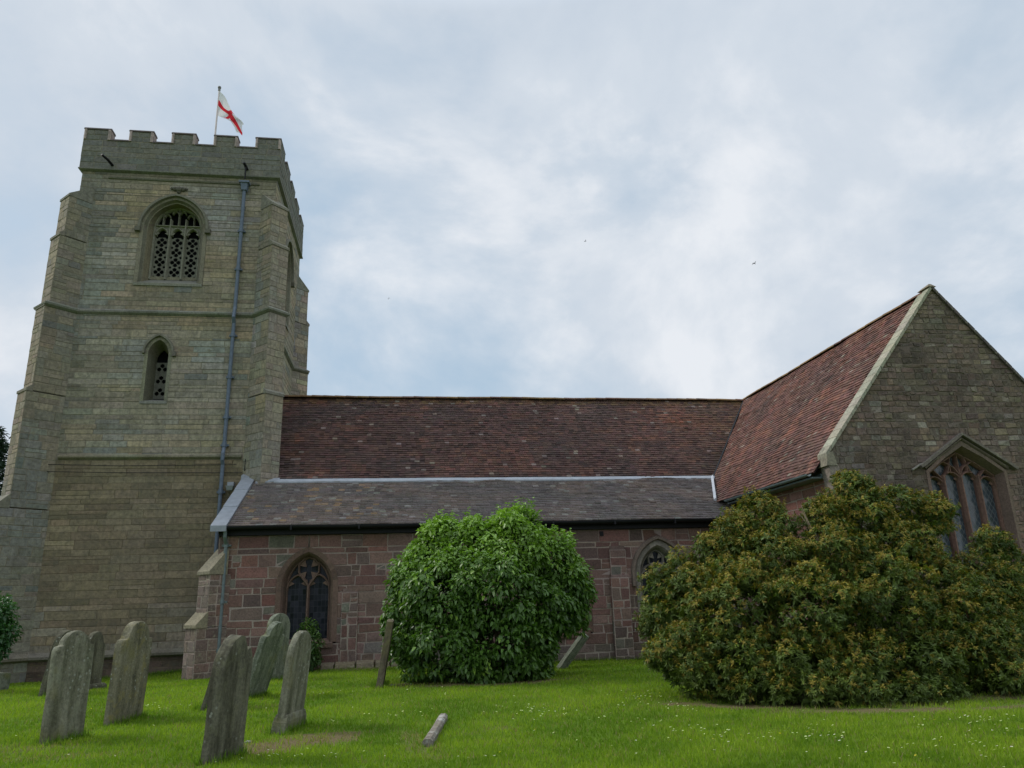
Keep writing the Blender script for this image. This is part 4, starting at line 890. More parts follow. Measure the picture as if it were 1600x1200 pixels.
for k in (-1.5, -.5, .5, 1.5):
    lc = cx+k*lw_; z = 4.0 if abs(k) > 1 else 4.12
    bar(t, frG, arch_pts(lc, lw_/2, z-.02, z, .27, 6)[1:-1], .06, -D-.05, -D+.12, tcx)
    for s2 in (-1, 1): t.poly([frG.P(lc+s2*lw_*.5, z+.02, -D+.04), frG.P(lc+s2*lw_*.42, z+.2, -D+.04), frG.P(lc+s2*lw_*.2, z+.1, -D+.04)], tcx)
for s in (-1, 1):
    bar(t, frG, [(cx, 4.3), (cx+s*.13, 4.5), (cx+s*.42, 4.66)], .06, -D-.05, -D+.12, tcx)
    bar(t, frG, [(cx+s*lw_, 4.2), (cx+s*(lw_-.18), 4.42), (cx+s*.18, 4.8)], .06, -D-.05, -D+.12, tcx)
    bar(t, frG, [(cx+s*lw_, 4.2), (cx+s*(lw_+.16), 4.36), (cx+s*(lw_+.3), 4.5)], .06, -D-.05, -D+.12, tcx)
    bar(t, frG, [(cx+s*.24, 4.36), (cx+s*.24, 4.62)], .05, -D-.05, -D+.12, tcx)
bar(t, frG, [(cx, 4.3), (cx, 4.85)], .06, -D-.05, -D+.12, tcx)
part(t, 'tracery', MT['dress'], w_)
g = M(); g.poly([frG.P(x, z, -D-.02) for x, z in gab(.99, sill+.05, 4.3, 4.9)]); part(g, 'glass', MT['glassl'], w_)
m = M(); m.box((GX0-.1, GY-.16, -.3), (GX1+.1, GY-.004, .42), (.3, .28, .27)); part(m, 'transept_plinth', MT['lichen'])

# ------------------------------------------------------------------ flagpole and flag
fp = empty('flagpole', (-7.97, 28.7, 17.35)); tag(fp, 'slim white flagpole with a red cross flag on top of the tower', 'flagpole')
m = M(); m.tube([(0, 0, 0), (0, 0, 5.8)], [.05, .032], 10); o = m.build('pole', MT['white'], fp)
m = M(); bmv = bmesh.new(); bmesh.ops.create_icosphere(bmv, subdivisions=2, radius=.075)
for f in bmv.faces: m.poly([v.co+Vector((0, 0, 5.88)) for v in f.verts])
m.tube([(0, 0, 5.72), (0, 0, 5.80)], .055, 8); m.build('finial', plain('dark_finial', (.2, .19, .2), .5), fp)
fl = M(); NU, NV = 44, 26
def fpnt(u, v):
    tx, tz = 1.2*(u**.95), 5.72-1.85*(u**.98); ux = .62*u+.28*u*u; bz = 4.50+.0*u-.85*u**1.8
    x, z = lerp(tx, ux, v), lerp(tz, bz, v); y = -.20*math.sin(u*9+v*3.2)*u**.5 + .16*math.sin(v*8+u*4)*u**.7 - .10*u; x += .07*math.sin(v*7+u*9)*u**.6; z += .06*math.sin(u*13+v*5)*u**.6
    return (x+.03*math.sin(v*9+u*5)*u, y, z+.02*math.sin(u*16+v*3)*u)
for i in range(NU):
    for j in range(NV):
        u, v = (i+.5)/NU, (j+.5)/NV; rd = abs(v-.5) < .11 or abs(u-.5) < .07
        fl.poly([fpnt(i/NU, j/NV), fpnt((i+1)/NU, j/NV), fpnt((i+1)/NU, (j+1)/NV), fpnt(i/NU, (j+1)/NV)], (.62, .035, .05) if rd else (.72, .72, .74))
flagm = leaf_mat('flag_cloth', .35, .8, .1)
for n_ in flagm.node_tree.nodes:
    if n_.type == 'MIX': n_.inputs[7].default_value = (1.1, 1.1, 1.1, 1)
fo = fl.build('flag', flagm, fp, smooth=True); fo['label'] = 'white flag with a red cross drooping from the pole'

# ------------------------------------------------------------------ headstones
def hs_mat(name, c1, c2, lich, la, seed):
    m = bpy.data.materials.new(name); m.use_nodes = True; t = m.node_tree; b = t.nodes['Principled BSDF']
    tcn = t.nodes.new('ShaderNodeTexCoord'); mpn = nd(t, 'ShaderNodeMapping'); mpn.inputs['Location'].default_value = (seed*3.1, seed*1.7, 0); t.links.new(tcn.outputs['Object'], mpn.inputs[0])
    m2 = nd(t, 'ShaderNodeMapping'); m2.inputs['Scale'].default_value = (5.5, 5.5, .9); t.links.new(mpn.outputs[0], m2.inputs[0])
    a = nd(t, 'ShaderNodeTexNoise', Scale=1.4, Detail=6.0, Roughness=.65); t.links.new(m2.outputs[0], a.inputs[0])
    f = nd(t, 'ShaderNodeTexNoise', Scale=30.0, Detail=8.0, Roughness=.7); t.links.new(mpn.outputs[0], f.inputs[0])
    l = nd(t, 'ShaderNodeTexNoise', Scale=5.0, Detail=9.0, Roughness=.72); t.links.new(mpn.outputs[0], l.inputs[0])
    c = mixc(t, ramp(t, a.outputs[0], [(.38, (0, 0, 0)), (.62, (1, 1, 1))]), c1, c2)
    c = mixc(t, 1.0, c, ramp(t, f.outputs[0], [(.3, (.6, .6, .6)), (.7, (1.35, 1.33, 1.25))]), 'MULTIPLY')
    c = mixc(t, mth(t, 'MULTIPLY', ramp(t, l.outputs[0], [(.52, (0, 0, 0)), (.60, (1, 1, 1))]), la), c, lich)
    c = mixc(t, mth(t, 'MULTIPLY', ramp(t, l.outputs[0], [(.30, (1, 1, 1)), (.40, (0, 0, 0))]), .8), c, (.035, .034, .028))
    sp_ = nd(t, 'ShaderNodeTexVoronoi', Scale=13.0); t.links.new(mpn.outputs[0], sp_.inputs[0]); sp2 = nd(t, 'ShaderNodeTexNoise', Scale=2.2, Detail=3.0); t.links.new(mpn.outputs[0], sp2.inputs[0])
    spt = mth(t, 'MULTIPLY', ramp(t, sp_.outputs[0], [(.16, (1, 1, 1)), (.26, (0, 0, 0))]), ramp(t, sp2.outputs[0], [(.5, (0, 0, 0)), (.6, (1, 1, 1))]))
    c = mixc(t, mth(t, 'MULTIPLY', spt, .7), c, (.30, .31, .26))
    c = mixc(t, mth(t, 'MULTIPLY', ramp(t, sp2.outputs[0], [(.3, (1, 1, 1)), (.42, (0, 0, 0))]), .5), c, (.16, .15, .045))
    t.links.new(c, b.inputs['Base Color']); b.inputs['Roughness'].default_value = .92; b.inputs['Specular IOR Level'].default_value = .2
    bp = nd(t, 'ShaderNodeBump', Strength=.6, Distance=.012); t.links.new(mth(t, 'ADD', f.outputs[0], mth(t, 'MULTIPLY', l.outputs[0], 2)), bp.inputs['Height']); t.links.new(bp.outputs[0], b.inputs['Normal'])
    return m
def hs_profile(style, w_, h):
    a = w_/2
    if style == 'round': top = [(a*math.cos(t), h-a*.8+a*.8*math.sin(t)) for t in [math.pi*k/14 for k in range(15)]]
    elif style == 'shoulder':
        r = a*.72; top = [(a, h-r-.16), (a, h-r-.02), (a-.03, h-r+.04), (r+.01, h-r+.05)]+[(r*math.cos(t), h-r+.02+(r-.02)*math.sin(t)) for t in [math.pi*(k+.8)/13.6 for k in range(13)]]+[(-r-.01, h-r+.05), (-a+.03, h-r+.04), (-a, h-r-.02), (-a, h-r-.16)]
    elif style == 'gothic': rs = a*1.25; top = [(x, z+h-rs) for x, z in [(a*math.cos(t)**.9 if math.cos(t) > 0 else 0, rs*math.sin(t)**.85) for t in [math.pi/2*k/8 for k in range(9)]]]; top = top+[(-x, z) for x, z in top[-2::-1]]
    elif style == 'ogee':
        q = [(a, h-.42), (a, h-.34), (a*.93, h-.28), (a*.78, h-.25), (a*.70, h-.17), (a*.55, h-.09), (a*.35, h-.03), (0, h)]; top = q+[(-x, z) for x, z in q[-2::-1]]
    elif style == 'broken': top = [(a, h-.28), (a*.8, h-.14), (a*.55, h-.17), (a*.3, h-.02), (0, h), (-a*.4, h-.05), (-a*.62, h-.12), (-a*.85, h-.2), (-a, h-.36)]
    else: top = [(a, h-.03), (a*.5, h), (-a*.5, h-.01), (-a, h-.04)]
    return [(a, -.35)]+top+[(-a, -.35)]
def headstone(style, w_, h, t, loc, phi, lean, side, mat, label, base=None, name='headstone', seed=0):
    prof = hs_profile(style, w_, h); rnd = random.Random(seed)
    bm = bmesh.new(); fv = [bm.verts.new((x+rnd.uniform(-.004, .004), -t/2, z)) for x, z in prof]; f = bm.faces.new(fv)
    r = bmesh.ops.extrude_face_region(bm, geom=[f]); vs_ = [e for e in r['geom'] if isinstance(e, bmesh.types.BMVert)]
    for v in vs_: v.co.y += t
    bmesh.ops.recalc_face_normals(bm, faces=bm.faces)
    be = [e for e in bm.edges if abs((e.verts[0].co.y-e.verts[1].co.y)) < 1e-4]
    bmesh.ops.bevel(bm, geom=be, offset=min(.018, t*.18), segments=2, affect='EDGES', profile=.6)
    big = [f for f in bm.faces if len(f.verts) > 6]
    bmesh.ops.triangulate(bm, faces=big)
    bmesh.ops.subdivide_edges(bm, edges=[e for e in bm.edges if e.calc_length() > .16], cuts=2, use_grid_fill=True)
    bmesh.ops.subdivide_edges(bm, edges=[e for e in bm.edges if e.calc_length() > .16], cuts=1, use_grid_fill=True)
    for v in bm.verts:
        p = v.co*6; d = noise.noise_vector(p+Vector((seed, 0, 0)))*.009 + noise.noise_vector(v.co*22+Vector((0, seed, 0)))*.004; v.co += d
    me = bpy.data.meshes.new('slab'); bm.to_mesh(me); bm.free(); me.materials.append(mat)
    for p in me.polygons: p.use_smooth = True
    try: me.set_sharp_from_angle(angle=R(35))
    except Exception: pass
    z = gz(loc[0], loc[1])
    if base:
        root = empty(name, (loc[0], loc[1], z)); so_ = bpy.data.objects.new('slab', me); col.objects.link(so_); so_.parent = root
        m = M(); bw, bt, bh = base; zz = -.2
        for (k, z0, z1) in ((1.0, -.2, bh*.62), (.93, bh*.62+.001, bh*.85), (.86, bh*.85+.001, bh)):
            m.hexa([(-bw/2*k, -bt/2*k, z0), (bw/2*k, -bt/2*k, z0), (bw/2*k, bt/2*k, z0), (-bw/2*k, bt/2*k, z0)], [(-bw/2*k+.01, -bt/2*k+.01, z1), (bw/2*k-.01, -bt/2*k+.01, z1), (bw/2*k-.01, bt/2*k-.01, z1), (-bw/2*k+.01, bt/2*k-.01, z1)])
        m.build('plinth', mat, root)
    else:
        root = bpy.data.objects.new(name, me); col.objects.link(root); root.location = (loc[0], loc[1], z)
    root.rotation_euler = (R(lean), R(side), R(90-phi)); tag(root, label, 'headstone', 'weathered headstones in the churchyard'); return root
HG = hs_mat('headstone_green_grey', (.10, .10, .068), (.215, .21, .16), (.22, .23, .16), .4, 1)
HY = hs_mat('headstone_lichen', (.10, .093, .06), (.205, .19, .135), (.24, .20, .07), .5, 2)
HD = hs_mat('headstone_dark', (.055, .052, .036), (.14, .135, .10), (.15, .15, .08), .3, 3)
HP = hs_mat('headstone_pale', (.09, .105, .075), (.20, .215, .165), (.27, .28, .22), .5, 4)
HB = hs_mat('headstone_brown', (.085, .07, .05), (.13, .11, .08), (.17, .16, .08), .4, 5)
headstone('shoulder', .64, 1.39, .10, (-4.42, 11.52), 22, .5, 0, HG, 'tall grey-green shouldered headstone nearest the left edge, almost upright with a dark narrow edge', seed=1)
headstone('gothic', .62, 1.30, .12, (-7.25, 18.0), 10, 9, 0, HD, 'dark leaning headstone half hidden behind the left side of the tall grey-green stone', seed=2)
headstone('ogee', .52, 1.24, .14, (-6.9, 19.15), 24, 0, 0, HD, 'small dark headstone with a stepped foot peeping out right of the tall grey-green stone', base=(.66, .36, .12), seed=3)
headstone('shoulder', .84, 1.46, .14, (-4.18, 13.1), 12, 2.5, 0, HY, 'headstone with ochre lichened top and broken left shoulder standing before the tower foot', seed=4)
headstone('broken', .60, 1.32, .155, (-1.95, 9.5), 20, 3, 0, HD, 'large dark streaked headstone nearest the camera with a chipped mossy top', seed=5)
headstone('shoulder', .82, 1.40, .11, (-2.72, 15.6), 17, 17, 0, HP, 'pale grey-green headstone leaning far right behind the nearest dark stone', seed=6)
headstone('round', .80, 1.50, .11, (-2.88, 19.2), 26, 1, 0, HP, 'round-topped pale headstone standing upright in front of the aisle window', seed=7)
headstone('gothic', .72, 1.28, .10, (-1.50, 11.45), 14, 6, 0, HG, 'narrow headstone on a moulded plinth with yellow lichen, leaning right of the nearest dark stone', base=(.78, .2, .22), seed=8)
headstone('flat', .62, 1.32, .13, (-.40, 16.55), 2, 9, 0, HB, 'thin brown headstone seen edge on, leaning towards the round green shrub', seed=9)
headstone('flat', .6, 1.0, .15, (3.80, 18.6), 6, 40, 0, HP, 'pale slab of a headstone tilted steeply right of the round green shrub', seed=10)
headstone('flat', .6, .95, .10, (-3.15, 14.25), 14, 14, 0, HD, 'low dark headstone hidden behind the left foot of the nearest dark stone', seed=11)
headstone('flat', .7, .42, .2, (-9.3, 19.9), 40, 0, 0, HP, 'low pale block of a gravestone at the far left edge by the tower foot', seed=12)
# fallen kerb
m = M(); N = 14; pr = None
for k in range(N+1):
    t = k/N; x, y = lerp(.33, .62, t), lerp(9.62, 11.55, t); z = gz(x, y); w2 = .062+.006*nz(t*5, 2); h2 = .085+.012*nz(t*6, 7)
    ring = [(x-w2, y, z-.03), (x-w2, y, z+h2*.7), (x-w2*.5, y, z+h2), (x+w2*.5, y, z+h2), (x+w2, y, z+h2*.65), (x+w2, y, z-.03)]
    if pr:
        for i in range(6): j = (i+1) % 6; m.poly([pr[i], pr[j], ring[j], ring[i]])
    else: m.poly(ring)
    pr = ring
m.poly(pr[::-1]); o = m.build('grave_kerb', hs_mat('kerb_stone', (.14, .12, .10), (.22, .20, .17), (.45, .45, .42), .7, 6)); tag(o, 'narrow lichen-spotted stone kerb lying flat in the grass', 'kerb stone')
def rubble(x, y, s, label, n=3, seed=0):
    m = M(); rnd = random.Random(seed)
    for k in range(n):
        bmv = bmesh.new(); bmesh.ops.create_icosphere(bmv, subdivisions=2, radius=s*rnd.uniform(.5, 1)); c = Vector((x+rnd.uniform(-s, s)*1.6*(n > 1), y+rnd.uniform(-s, s)*(n > 1), gz(x, y)+s*.1))
        for f in bmv.faces: m.poly([c+Vector((v.co.x*1.3, v.co.y, v.co.z*.6))*(1+.3*nz(v.co.x/s*1.5+seed, v.co.y/s*1.5, v.co.z/s)) for v in f.verts])
        bmv.free()
    o = m.build('stone_fragment', HP); tag(o, label, 'stone')
rubble(-1.86, 10.55, .07, 'single small stone lying on bare soil right of the nearest dark headstone', 1, 1)
rubble(-.15, 16.55, .05, 'single pale stone chip lying beside the edge-on brown headstone', 1, 2)

# ------------------------------------------------------------------ foliage
def leaves(name, P, D, Nn, L, Wd, C, mat, parent=None, droop=.25):
    """P,D,Nn (n,3): base, axis, face normal; one folded, drooping leaf = 4 quads-ish (2 quads + tip)"""
    n = len(P); D = D/np.linalg.norm(D, axis=1)[:, None]; S = np.cross(D, Nn); S /= (np.linalg.norm(S, axis=1)[:, None]+1e-9); U = np.cross(S, D)
    L_, W_ = L[:, None], Wd[:, None]; dn = np.array([0, 0, -1.0])
    b = P; mid = P+D*L_*.5-U*W_*.12; tip = P+D*L_+dn*L_*droop
    l1 = P+D*L_*.32+S*W_*.5+U*W_*.18; r1 = P+D*L_*.32-S*W_*.5+U*W_*.18
    l2 = P+D*L_*.70+S*W_*.33+U*W_*.1+dn*L_*droop*.4; r2 = P+D*L_*.70-S*W_*.33+U*W_*.1+dn*L_*droop*.4
    mid2 = mid+dn*L_*droop*.2
    V = np.stack([b, l1, l2, tip, r2, r1, mid2], 1).reshape(-1, 3)
    base = np.arange(n)[:, None]*7
    F1 = base+np.array([[0, 6, 2, 1]]); F2 = base+np.array([[0, 5, 4, 6]]); F3 = base+np.array([[6, 4, 3, 2]])
    F = np.stack([F1, F2, F3], 1).reshape(-1, 4); CC = np.repeat(C, 3, axis=0)
    return npmesh(name, V, F, CC, mat, parent)
def sph(n):
    v = rng.normal(size=(n, 3)); return v/np.linalg.norm(v, axis=1)[:, None]
def shell_points(lumps, dens, rmin, rmax, prune=.72, flat=1.0):
    out, nor, rel = [], [], []
    for i, (x, y, z, r) in enumerate(lumps):
        n = int(4*math.pi*r*r*dens); d = sph(n); rr = r*(rmin+(rmax-rmin)*rng.random(n)**.7)
        # lumpy surface
        rr *= 1+.16*np.array([nz(*(q*2.2+i*3.1))+.5*nz(*(q*5+i)) for q in d])
        p = np.array([x, y, z])+d*rr[:, None]*np.array([1, 1, flat]); keep = np.ones(n, bool)
        for j, (a, b, c, s) in enumerate(lumps):
            if i != j: keep &= np.linalg.norm(p-np.array([a, b, c]), axis=1) > s*prune
        keep &= p[:, 2] > .02
        out.append(p[keep]); nor.append(d[keep]); rel.append(np.full(keep.sum(), i))
    return np.concatenate(out), np.concatenate(nor), np.concatenate(rel)
def cushions(lumps, k, r0, r1, dens, prune=.8, back=99):
    cs, cr, cd = [], [], []
    for i, (x, y, z, r) in enumerate(lumps):
        n = max(4, int(4*math.pi*r*r*k)); d = sph(n); f = np.array([1+.34*nz(*(q*2+i*3.1)) for q in d]); p = np.array([x, y, z])+d*(r*rng.uniform(.72, .98, n)*f)[:, None]; kp = (p[:, 2] > .05) & (p[:, 1] < back)
        for j, (a, b, c, s_) in enumerate(lumps):
            if i != j: kp &= np.linalg.norm(p-np.array([a, b, c]), axis=1) > s_*prune
        cs.append(p[kp]); cr.append(rng.uniform(r0, r1, kp.sum())); cd.append(d[kp])
    cs, cr, cd = np.concatenate(cs), np.concatenate(cr), np.concatenate(cd); P, N_, H, T = [], [], [], []
    for c, r_, dd in zip(cs, cr, cd):
        n = int(4*math.pi*r_*r_*dens); d = sph(n); d = d[(d@dd > -.35) & (d[:, 2] > -.75)]; n = len(d); tone = rng.normal(0, .16)
        P.append(c+d*(r_*rng.uniform(.72, 1.06, n))[:, None]*np.array([1, 1, .85])); N_.append(d); H.append(d[:, 2]); T.append(np.full(n, tone))
    P, N_, H, T = np.concatenate(P), np.concatenate(N_), np.concatenate(H), np.concatenate(T); kp = P[:, 2] > .03
    return P[kp], N_[kp], H[kp], T[kp]
def stems(name, base, tips, parent, r=.03, mat=None):
    m = M()
    for tpt in tips:
        b = Vector(base)+Vector((random.uniform(-.3, .3), random.uniform(-.2, .2), -.05)); t = Vector(tpt); md = b.lerp(t, .5)+Vector((random.uniform(-.15, .15), random.uniform(-.15, .15), .15))
        m.tube([b, md, t], [r, r*.7, r*.25], 6)
    return m.build(name, mat or MT['bark'], parent)

# round green shrub
GL = [[2.5, 17.2, 2.69, 0.91], [1.64, 17.4, 2.73, 0.73], [0.92, 17.6, 2.61, 0.71], [0.41, 17.7, 2.13, 0.61], [3.42, 17.4, 2.4, 0.82], [3.81, 17.6, 1.82, 0.63], [0.34, 17.6, 1.36, 0.65], [1.03, 17.0, 1.75, 1.05], [2.15, 16.9, 1.72, 1.27], [3.24, 17.2, 1.41, 0.84], [0.2, 17.3, 0.84, 0.39], [0.88, 17.0, 0.83, 0.9], [1.97, 16.8, 0.79, 1.1], [2.88, 17.0, 0.74, 0.70], [0.87, 16.8, 0.26, 0.4], [1.53, 16.6, 0.25, 0.51], [2.36, 16.7, 0.27, 0.54], [2.75, 16.9, 0.29, 0.42], [2.81, 17.3, 3.25, 0.39], [0.92, 17.6, 3.12, 0.33], [3.75, 17.5, 1.3, 0.44], [1.71, 17.3, 3.01, 0.44]]
gs = empty('round_shrub', (1.9, 17.3, 0)); tag(gs, 'round bright green broad-leaved shrub in front of the aisle wall', 'shrub'); G0 = np.array([1.9, 17.3, 0])
def relmesh(P): return P-G0
P, N_, H_, T_ = cushions([(a-.04, b, c, d*(.62 if (a > 3 and c < 1.2) else .83)) for a, b, c, d in GL], 12, .11, .33, 150)
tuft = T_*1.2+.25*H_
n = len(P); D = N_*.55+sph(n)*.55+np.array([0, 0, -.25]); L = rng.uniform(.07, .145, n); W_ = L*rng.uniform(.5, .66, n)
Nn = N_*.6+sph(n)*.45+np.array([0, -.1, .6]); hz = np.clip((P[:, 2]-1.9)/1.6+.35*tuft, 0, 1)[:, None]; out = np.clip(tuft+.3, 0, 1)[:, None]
C = np.array([.072, .150, .020])*(1-hz)+np.array([.185, .32, .032])*hz; C = C*(.8+.4*rng.random((n, 1))); yg = rng.random(n) < .10*(.3+hz[:, 0]); C[yg] = np.array([.22, .36, .05])  # leaves brighter with height, light from above put into their colour
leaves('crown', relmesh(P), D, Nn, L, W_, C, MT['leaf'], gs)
# upright shoots at the top
SP = []; SD = []
for _ in range(230):
    l = GL[random.choice([0, 1, 2, 3, 4, 5, 6, 18, 18, 19, 21])]; d = sph(1)[0]; d[2] = abs(d[2])+.3; d /= np.linalg.norm(d); p0 = np.array(l[:3])+d*l[3]*.84; ln = random.uniform(.10, .38)
    g = d*.5+np.array([0, 0, .8]); g /= np.linalg.norm(g)
    for q in range(6):
        for s_ in range(2): SP.append(p0+g*ln*(q/5)); v = sph(1)[0]; v[2] = abs(v[2])*.5; SD.append(v)
SP, SD = np.array(SP), np.array(SD); n = len(SP)
leaves('young_shoots', relmesh(SP), SD, sph(n)*.4+np.array([0, 0, 1]), rng.uniform(.05, .11, n), rng.uniform(.03, .055, n), np.array([.20, .34, .05])*rng.uniform(.75, 1.2, (n, 1)), MT['leaf'], gs)
stems('stems', (0, 0, 0), [(l[0]-1.9, l[1]-17.3, l[2]) for l in GL if l[2] > .7], gs, .035)

# big evergreen shrub with bronze new growth
BL = [[8.27, 12.8, 3.39, 0.54], [7.51, 12.6, 2.96, 0.46], [9.2, 12.9, 3.09, 0.54], [9.89, 12.8, 2.95, 0.5], [6.65, 13.2, 3.04, 0.5], [6.0, 13.0, 2.62, 0.52], [5.43, 12.9, 2.23, 0.57], [4.91, 12.9, 1.81, 0.5], [4.55, 13.0, 1.28, 0.53], [4.51, 13.1, 1.72, 0.34], [4.46, 12.6, 0.68, 0.48], [4.75, 12.0, 0.42, 0.4], [6.25, 12.4, 2.08, 0.77], [7.39, 12.3, 2.16, 0.89], [8.57, 12.4, 2.25, 0.68], [9.16, 12.5, 2.35, 0.52], [5.49, 12.2, 1.37, 0.85], [6.5, 11.8, 1.24, 0.93], [7.86, 11.8, 1.29, 0.95], [9.37, 12.2, 1.46, 0.67], [10.39, 12.5, 1.59, 0.63], [11.17, 12.7, 1.41, 0.59], [11.04, 12.9, 2.34, 0.39], [11.4, 13.0, 2.11, 0.36], [5.28, 11.7, 0.61, 0.6], [5.99, 11.3, 0.43, 0.63], [6.91, 11.1, 0.4, 0.63], [7.98, 11.1, 0.45, 0.64], [9.13, 11.4, 0.57, 0.71], [10.37, 12.0, 0.69, 0.54], [9.3, 11.8, 0.94, 0.74], [11.46, 12.4, 1.07, 0.69], [10.72, 11.8, 0.38, 0.64], [9.61, 11.3, 0.08, 0.4], [4.97, 12.4, 0.98, 0.64], [6.71, 12.8, 2.65, 0.46], [8.25, 12.6, 2.89, 0.64], [6.23, 10.9, 0.14, 0.3], [7.18, 10.8, 0.11, 0.3], [8.17, 10.9, 0.05, 0.31], [5.45, 11.3, 0.22, 0.29], [4.85, 12.2, .22, .38], [5.35, 11.6, .18, .38], [5.9, 11.05, .14, .36], [9.1, 10.95, .16, .4], [10.0, 11.4, .2, .42], [10.9, 11.9, .25, .45], [7.6, 10.75, .12, .36], [6.6, 10.8, .12, .36]]
bs = empty('large_evergreen_shrub', (7.6, 12.2, 0)); tag(bs, 'huge spreading evergreen shrub with bronze-tipped new growth in front of the transept', 'shrub'); B0 = np.array([7.6, 12.2, 0])
P, N_, H_, T_ = cushions([(a, b+(.25*nz(a*3, c*3)), c-(.06 if c > 2 else 0), d*(.74 if c > 2 else .86)) for a, b, c, d in BL], 16, .08, .24, 78, back=14.2)
tuft = T_*1.3+.3*H_  # upward-facing leaves toned lighter, lit cushion tops put into the colour
def rosettes(P, N_, tuft, bronze_p, per, Lr, name, parent, off):
    n = len(P); ax = N_*.8+np.array([0, 0, .55])+sph(n)*.35; ax /= np.linalg.norm(ax, axis=1)[:, None]
    br = rng.random(n) < bronze_p; Pr = np.repeat(P, per, 0); A = np.repeat(ax, per, 0); m_ = n*per
    rad = sph(m_); rad -= A*(rad*A).sum(1)[:, None]; rad /= np.linalg.norm(rad, axis=1)[:, None]
    lift = rng.uniform(-.25, .9, (m_, 1)); D = rad+A*lift; Pb = Pr+A*(lift-.3)*.05
    L = rng.uniform(Lr[0], Lr[1], m_); W_ = L*rng.uniform(.24, .34, m_)
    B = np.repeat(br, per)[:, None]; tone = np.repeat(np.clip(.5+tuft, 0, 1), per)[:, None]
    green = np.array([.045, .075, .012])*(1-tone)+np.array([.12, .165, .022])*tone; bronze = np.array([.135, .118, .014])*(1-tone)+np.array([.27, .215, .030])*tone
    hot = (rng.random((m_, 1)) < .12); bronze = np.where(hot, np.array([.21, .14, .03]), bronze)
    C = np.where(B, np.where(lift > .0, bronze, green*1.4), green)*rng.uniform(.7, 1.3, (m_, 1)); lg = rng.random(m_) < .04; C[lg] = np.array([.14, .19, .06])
    L = np.where(B[:, 0] & (lift[:, 0] > .3), L*.8, L)
    return leaves(name, Pb-off, D, A+sph(m_)*.3, L, W_, C, MT['leaf2'], parent, droop=.18)
bp_ = np.clip(.34+.5*H_+1.4*T_+.17*(P[:, 2]-1.3), .02, .92)  # bronze new growth, denser on cushion tops to carry their lit tone too
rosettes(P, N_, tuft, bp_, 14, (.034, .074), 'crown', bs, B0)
# inner foliage so that the crown is not hollow, shade put into darker leaves
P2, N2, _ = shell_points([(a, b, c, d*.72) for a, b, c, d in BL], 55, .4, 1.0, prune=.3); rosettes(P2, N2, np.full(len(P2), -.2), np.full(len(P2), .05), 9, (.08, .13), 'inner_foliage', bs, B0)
stems('stems', (0, 0, 0), [(l[0]-7.6, l[1]-12.2, l[2]) for l in BL if l[2] > .5], bs, .04)
m = M()
for k in range(22):
    b_ = Vector((-.1+random.uniform(-.25, .25), -.2+random.uniform(-.1, .3), 1.5)); t_ = Vector((-.35+random.uniform(-.35, .25), .2+random.uniform(-.1, .3), 2.75+random.uniform(-.3, .35))); m.tube([b_, b_.lerp(t_, .5)+Vector((random.uniform(-.06, .06), 0, 0)), t_], [.016, .011, .005], 5)
m.build('bare_twigs', plain('pale_twig', (.25, .19, .13), .9, 0, .3, 30), bs)
P2, N2, _ = shell_points([(a, b, c, d*.70) for a, b, c, d in GL], 60, .5, 1.0, prune=.4); n = len(P2)
leaves('inner_foliage', P2-G0, N2+sph(n)*.6, N2+sph(n)*.5, rng.uniform(.08, .15, n), rng.uniform(.05, .08, n), np.array([.03, .07, .015])*rng.uniform(.7, 1.2, (n, 1)), MT['leaf'], gs)  # inner leaves coloured darker, standing in for shade inside the crown

# small plant under the aisle window, shrub at left edge
def small_shrub(name, lumps, label, dens, Lr, c0, c1, off):
    r_ = empty(name, off); tag(r_, label, 'shrub'); P, N_, _ = shell_points(lumps, dens, .3, 1.05, prune=.3); n = len(P); t = rng.random((n, 1))
    h = np.clip((P[:, 2]-P[:, 2].min())/(np.ptp(P[:, 2])+1e-6), 0, 1)[:, None]
    leaves('crown', P-np.array(off), N_*.6+sph(n)*.6, N_*.4+sph(n)*.4+np.array([0, 0, .7]), rng.uniform(*Lr, n), rng.uniform(*Lr, n)*.5, (np.array(c0)*(1-h*t)+np.array(c1)*h*t), MT['leaf'], r_)
    stems('stems', (0, 0, 0), [(l[0]-off[0], l[1]-off[1], l[2]) for l in lumps], r_, .015)
small_shrub('small_shrub', [[-2.43, 21.5, 1.05, 0.24], [-2.3, 21.4, 0.72, 0.26], [-2.42, 21.4, 0.46, 0.26], [-2.62, 21.5, 0.8, 0.2], [-2.22, 21.4, 0.3, 0.2], [-2.35, 21.45, .2, .2]], 'small bright green bush growing at the foot of the aisle window', 420, (.06, .12), (.04, .09, .02), (.13, .23, .03), (-2.4, 21.45, 0))
small_shrub('edge_shrub', [[-8.95, 19.0, 1.72, 0.30], [-8.78, 19.0, 1.25, 0.30], [-9.35, 19.3, 1.52, 0.62], [-9.3, 19.2, 0.97, 0.5], [-8.8, 19.0, 0.92, 0.2], [-9.7, 19.3, .6, .5]], 'dark green bush cut off by the left edge in front of the tower buttress', 300, (.07, .14), (.022, .07, .018), (.05, .15, .025), (-9.4, 19.2, 0))
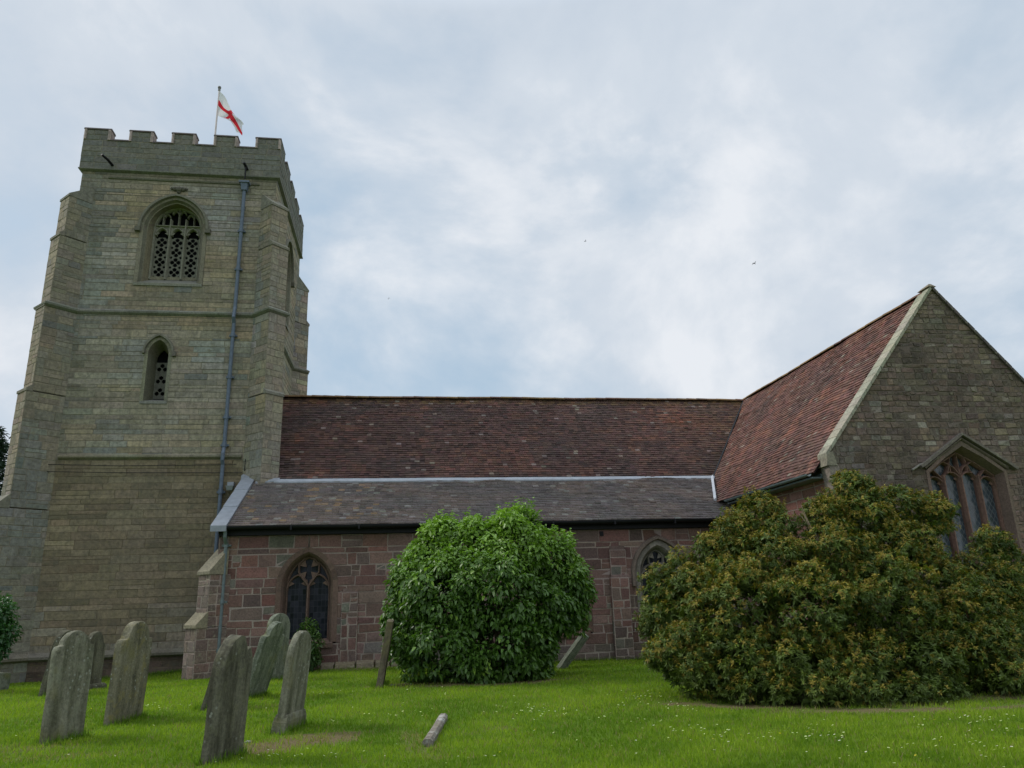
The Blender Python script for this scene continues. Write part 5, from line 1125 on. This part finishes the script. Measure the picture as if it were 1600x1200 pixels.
# conifer beyond the tower
cf_ = empty('conifer_tree', (-24.6, 48, -.25)); tag(cf_, 'dark conifer tree far behind the left side of the tower', 'tree')
m = M(); m.tube([(0, 0, 0), (0, 0, 6), (0, 0, 13)], [.3, .2, .05], 8); m.build('trunk', MT['bark'], cf_)
PP, DD = [], []
for k in range(420):
    h = 1.5+11.3*(k/420); rr = 3.9*(1-(h/13.4)**1.5)+.25; an = rng.random()*6.283; L0 = rr*rng.uniform(.6, 1.05); dv = np.array([math.cos(an), math.sin(an), 0])
    for q in range(34):
        t = rng.random()**.6; p = np.array([0, 0, h])+dv*L0*t+np.array([0, 0, .5*t*t-.25*t])*L0*.3+rng.normal(0, .13, 3); PP.append(p); DD.append(dv+rng.normal(0, .5, 3)+np.array([0, 0, .3]))
PP, DD = np.array(PP), np.array(DD); n = len(PP)
leaves('crown', PP, DD, sph(n)+np.array([0, 0, .6]), rng.uniform(.2, .42, n), rng.uniform(.05, .1, n), np.array([.018, .035, .022])*rng.uniform(.6, 1.6, (n, 1)), MT['leafn'], cf_)

# birds in the sky
def bird(loc, yaw, label, s=.16):
    m = M(); b = [(0, -s, 0), (.05*s*4, 0, .02), (0, s*.9, 0), (-.05*s*4, 0, .02)]
    m.tube([(0, -s*.9, 0), (0, -s*.5, .01), (0, 0, .015), (0, s*.5, 0), (0, s, -.005)], [.005, s*.16, s*.2, s*.12, .01], 8)
    for q in (-1, 1):
        r1 = [(q*s*.1, -s*.3, .02), (q*s*.1, s*.25, .02), (q*s*.8, s*.15, .09), (q*s*.85, -s*.2, .09)]; r2 = [(q*s*.8, s*.15, .09), (q*s*.85, -s*.2, .09), (q*s*1.9, s*.35, .03)]
        m.hexa(r1, [(a, b_, c+.008) for a, b_, c in r1]); m.poly(r2); m.poly([(a, b_, c+.008) for a, b_, c in r2])
    m.hexa([(-.02, s*.8, -.004), (.02, s*.8, -.004), (.05, s*1.3, -.004), (-.05, s*1.3, -.004)], [(-.02, s*.8, .004), (.02, s*.8, .004), (.05, s*1.3, .004), (-.05, s*1.3, .004)])
    o = m.build('bird', plain('bird_feathers', (.02, .02, .022), .8)); o.location = loc; o.rotation_euler = (R(10), R(15), R(yaw)); tag(o, label, 'bird', 'birds flying over the church')
bird((-.98, 45, 20.44), 20, 'tiny dark bird in the sky just right of the tower', .05); bird((13.65, 50, 27.69), 70, 'tiny dark bird high in the middle of the sky', .08); bird((22.8, 42, 22.37), 110, 'largest dark bird, highest above the transept gable in the right of the sky', .11)
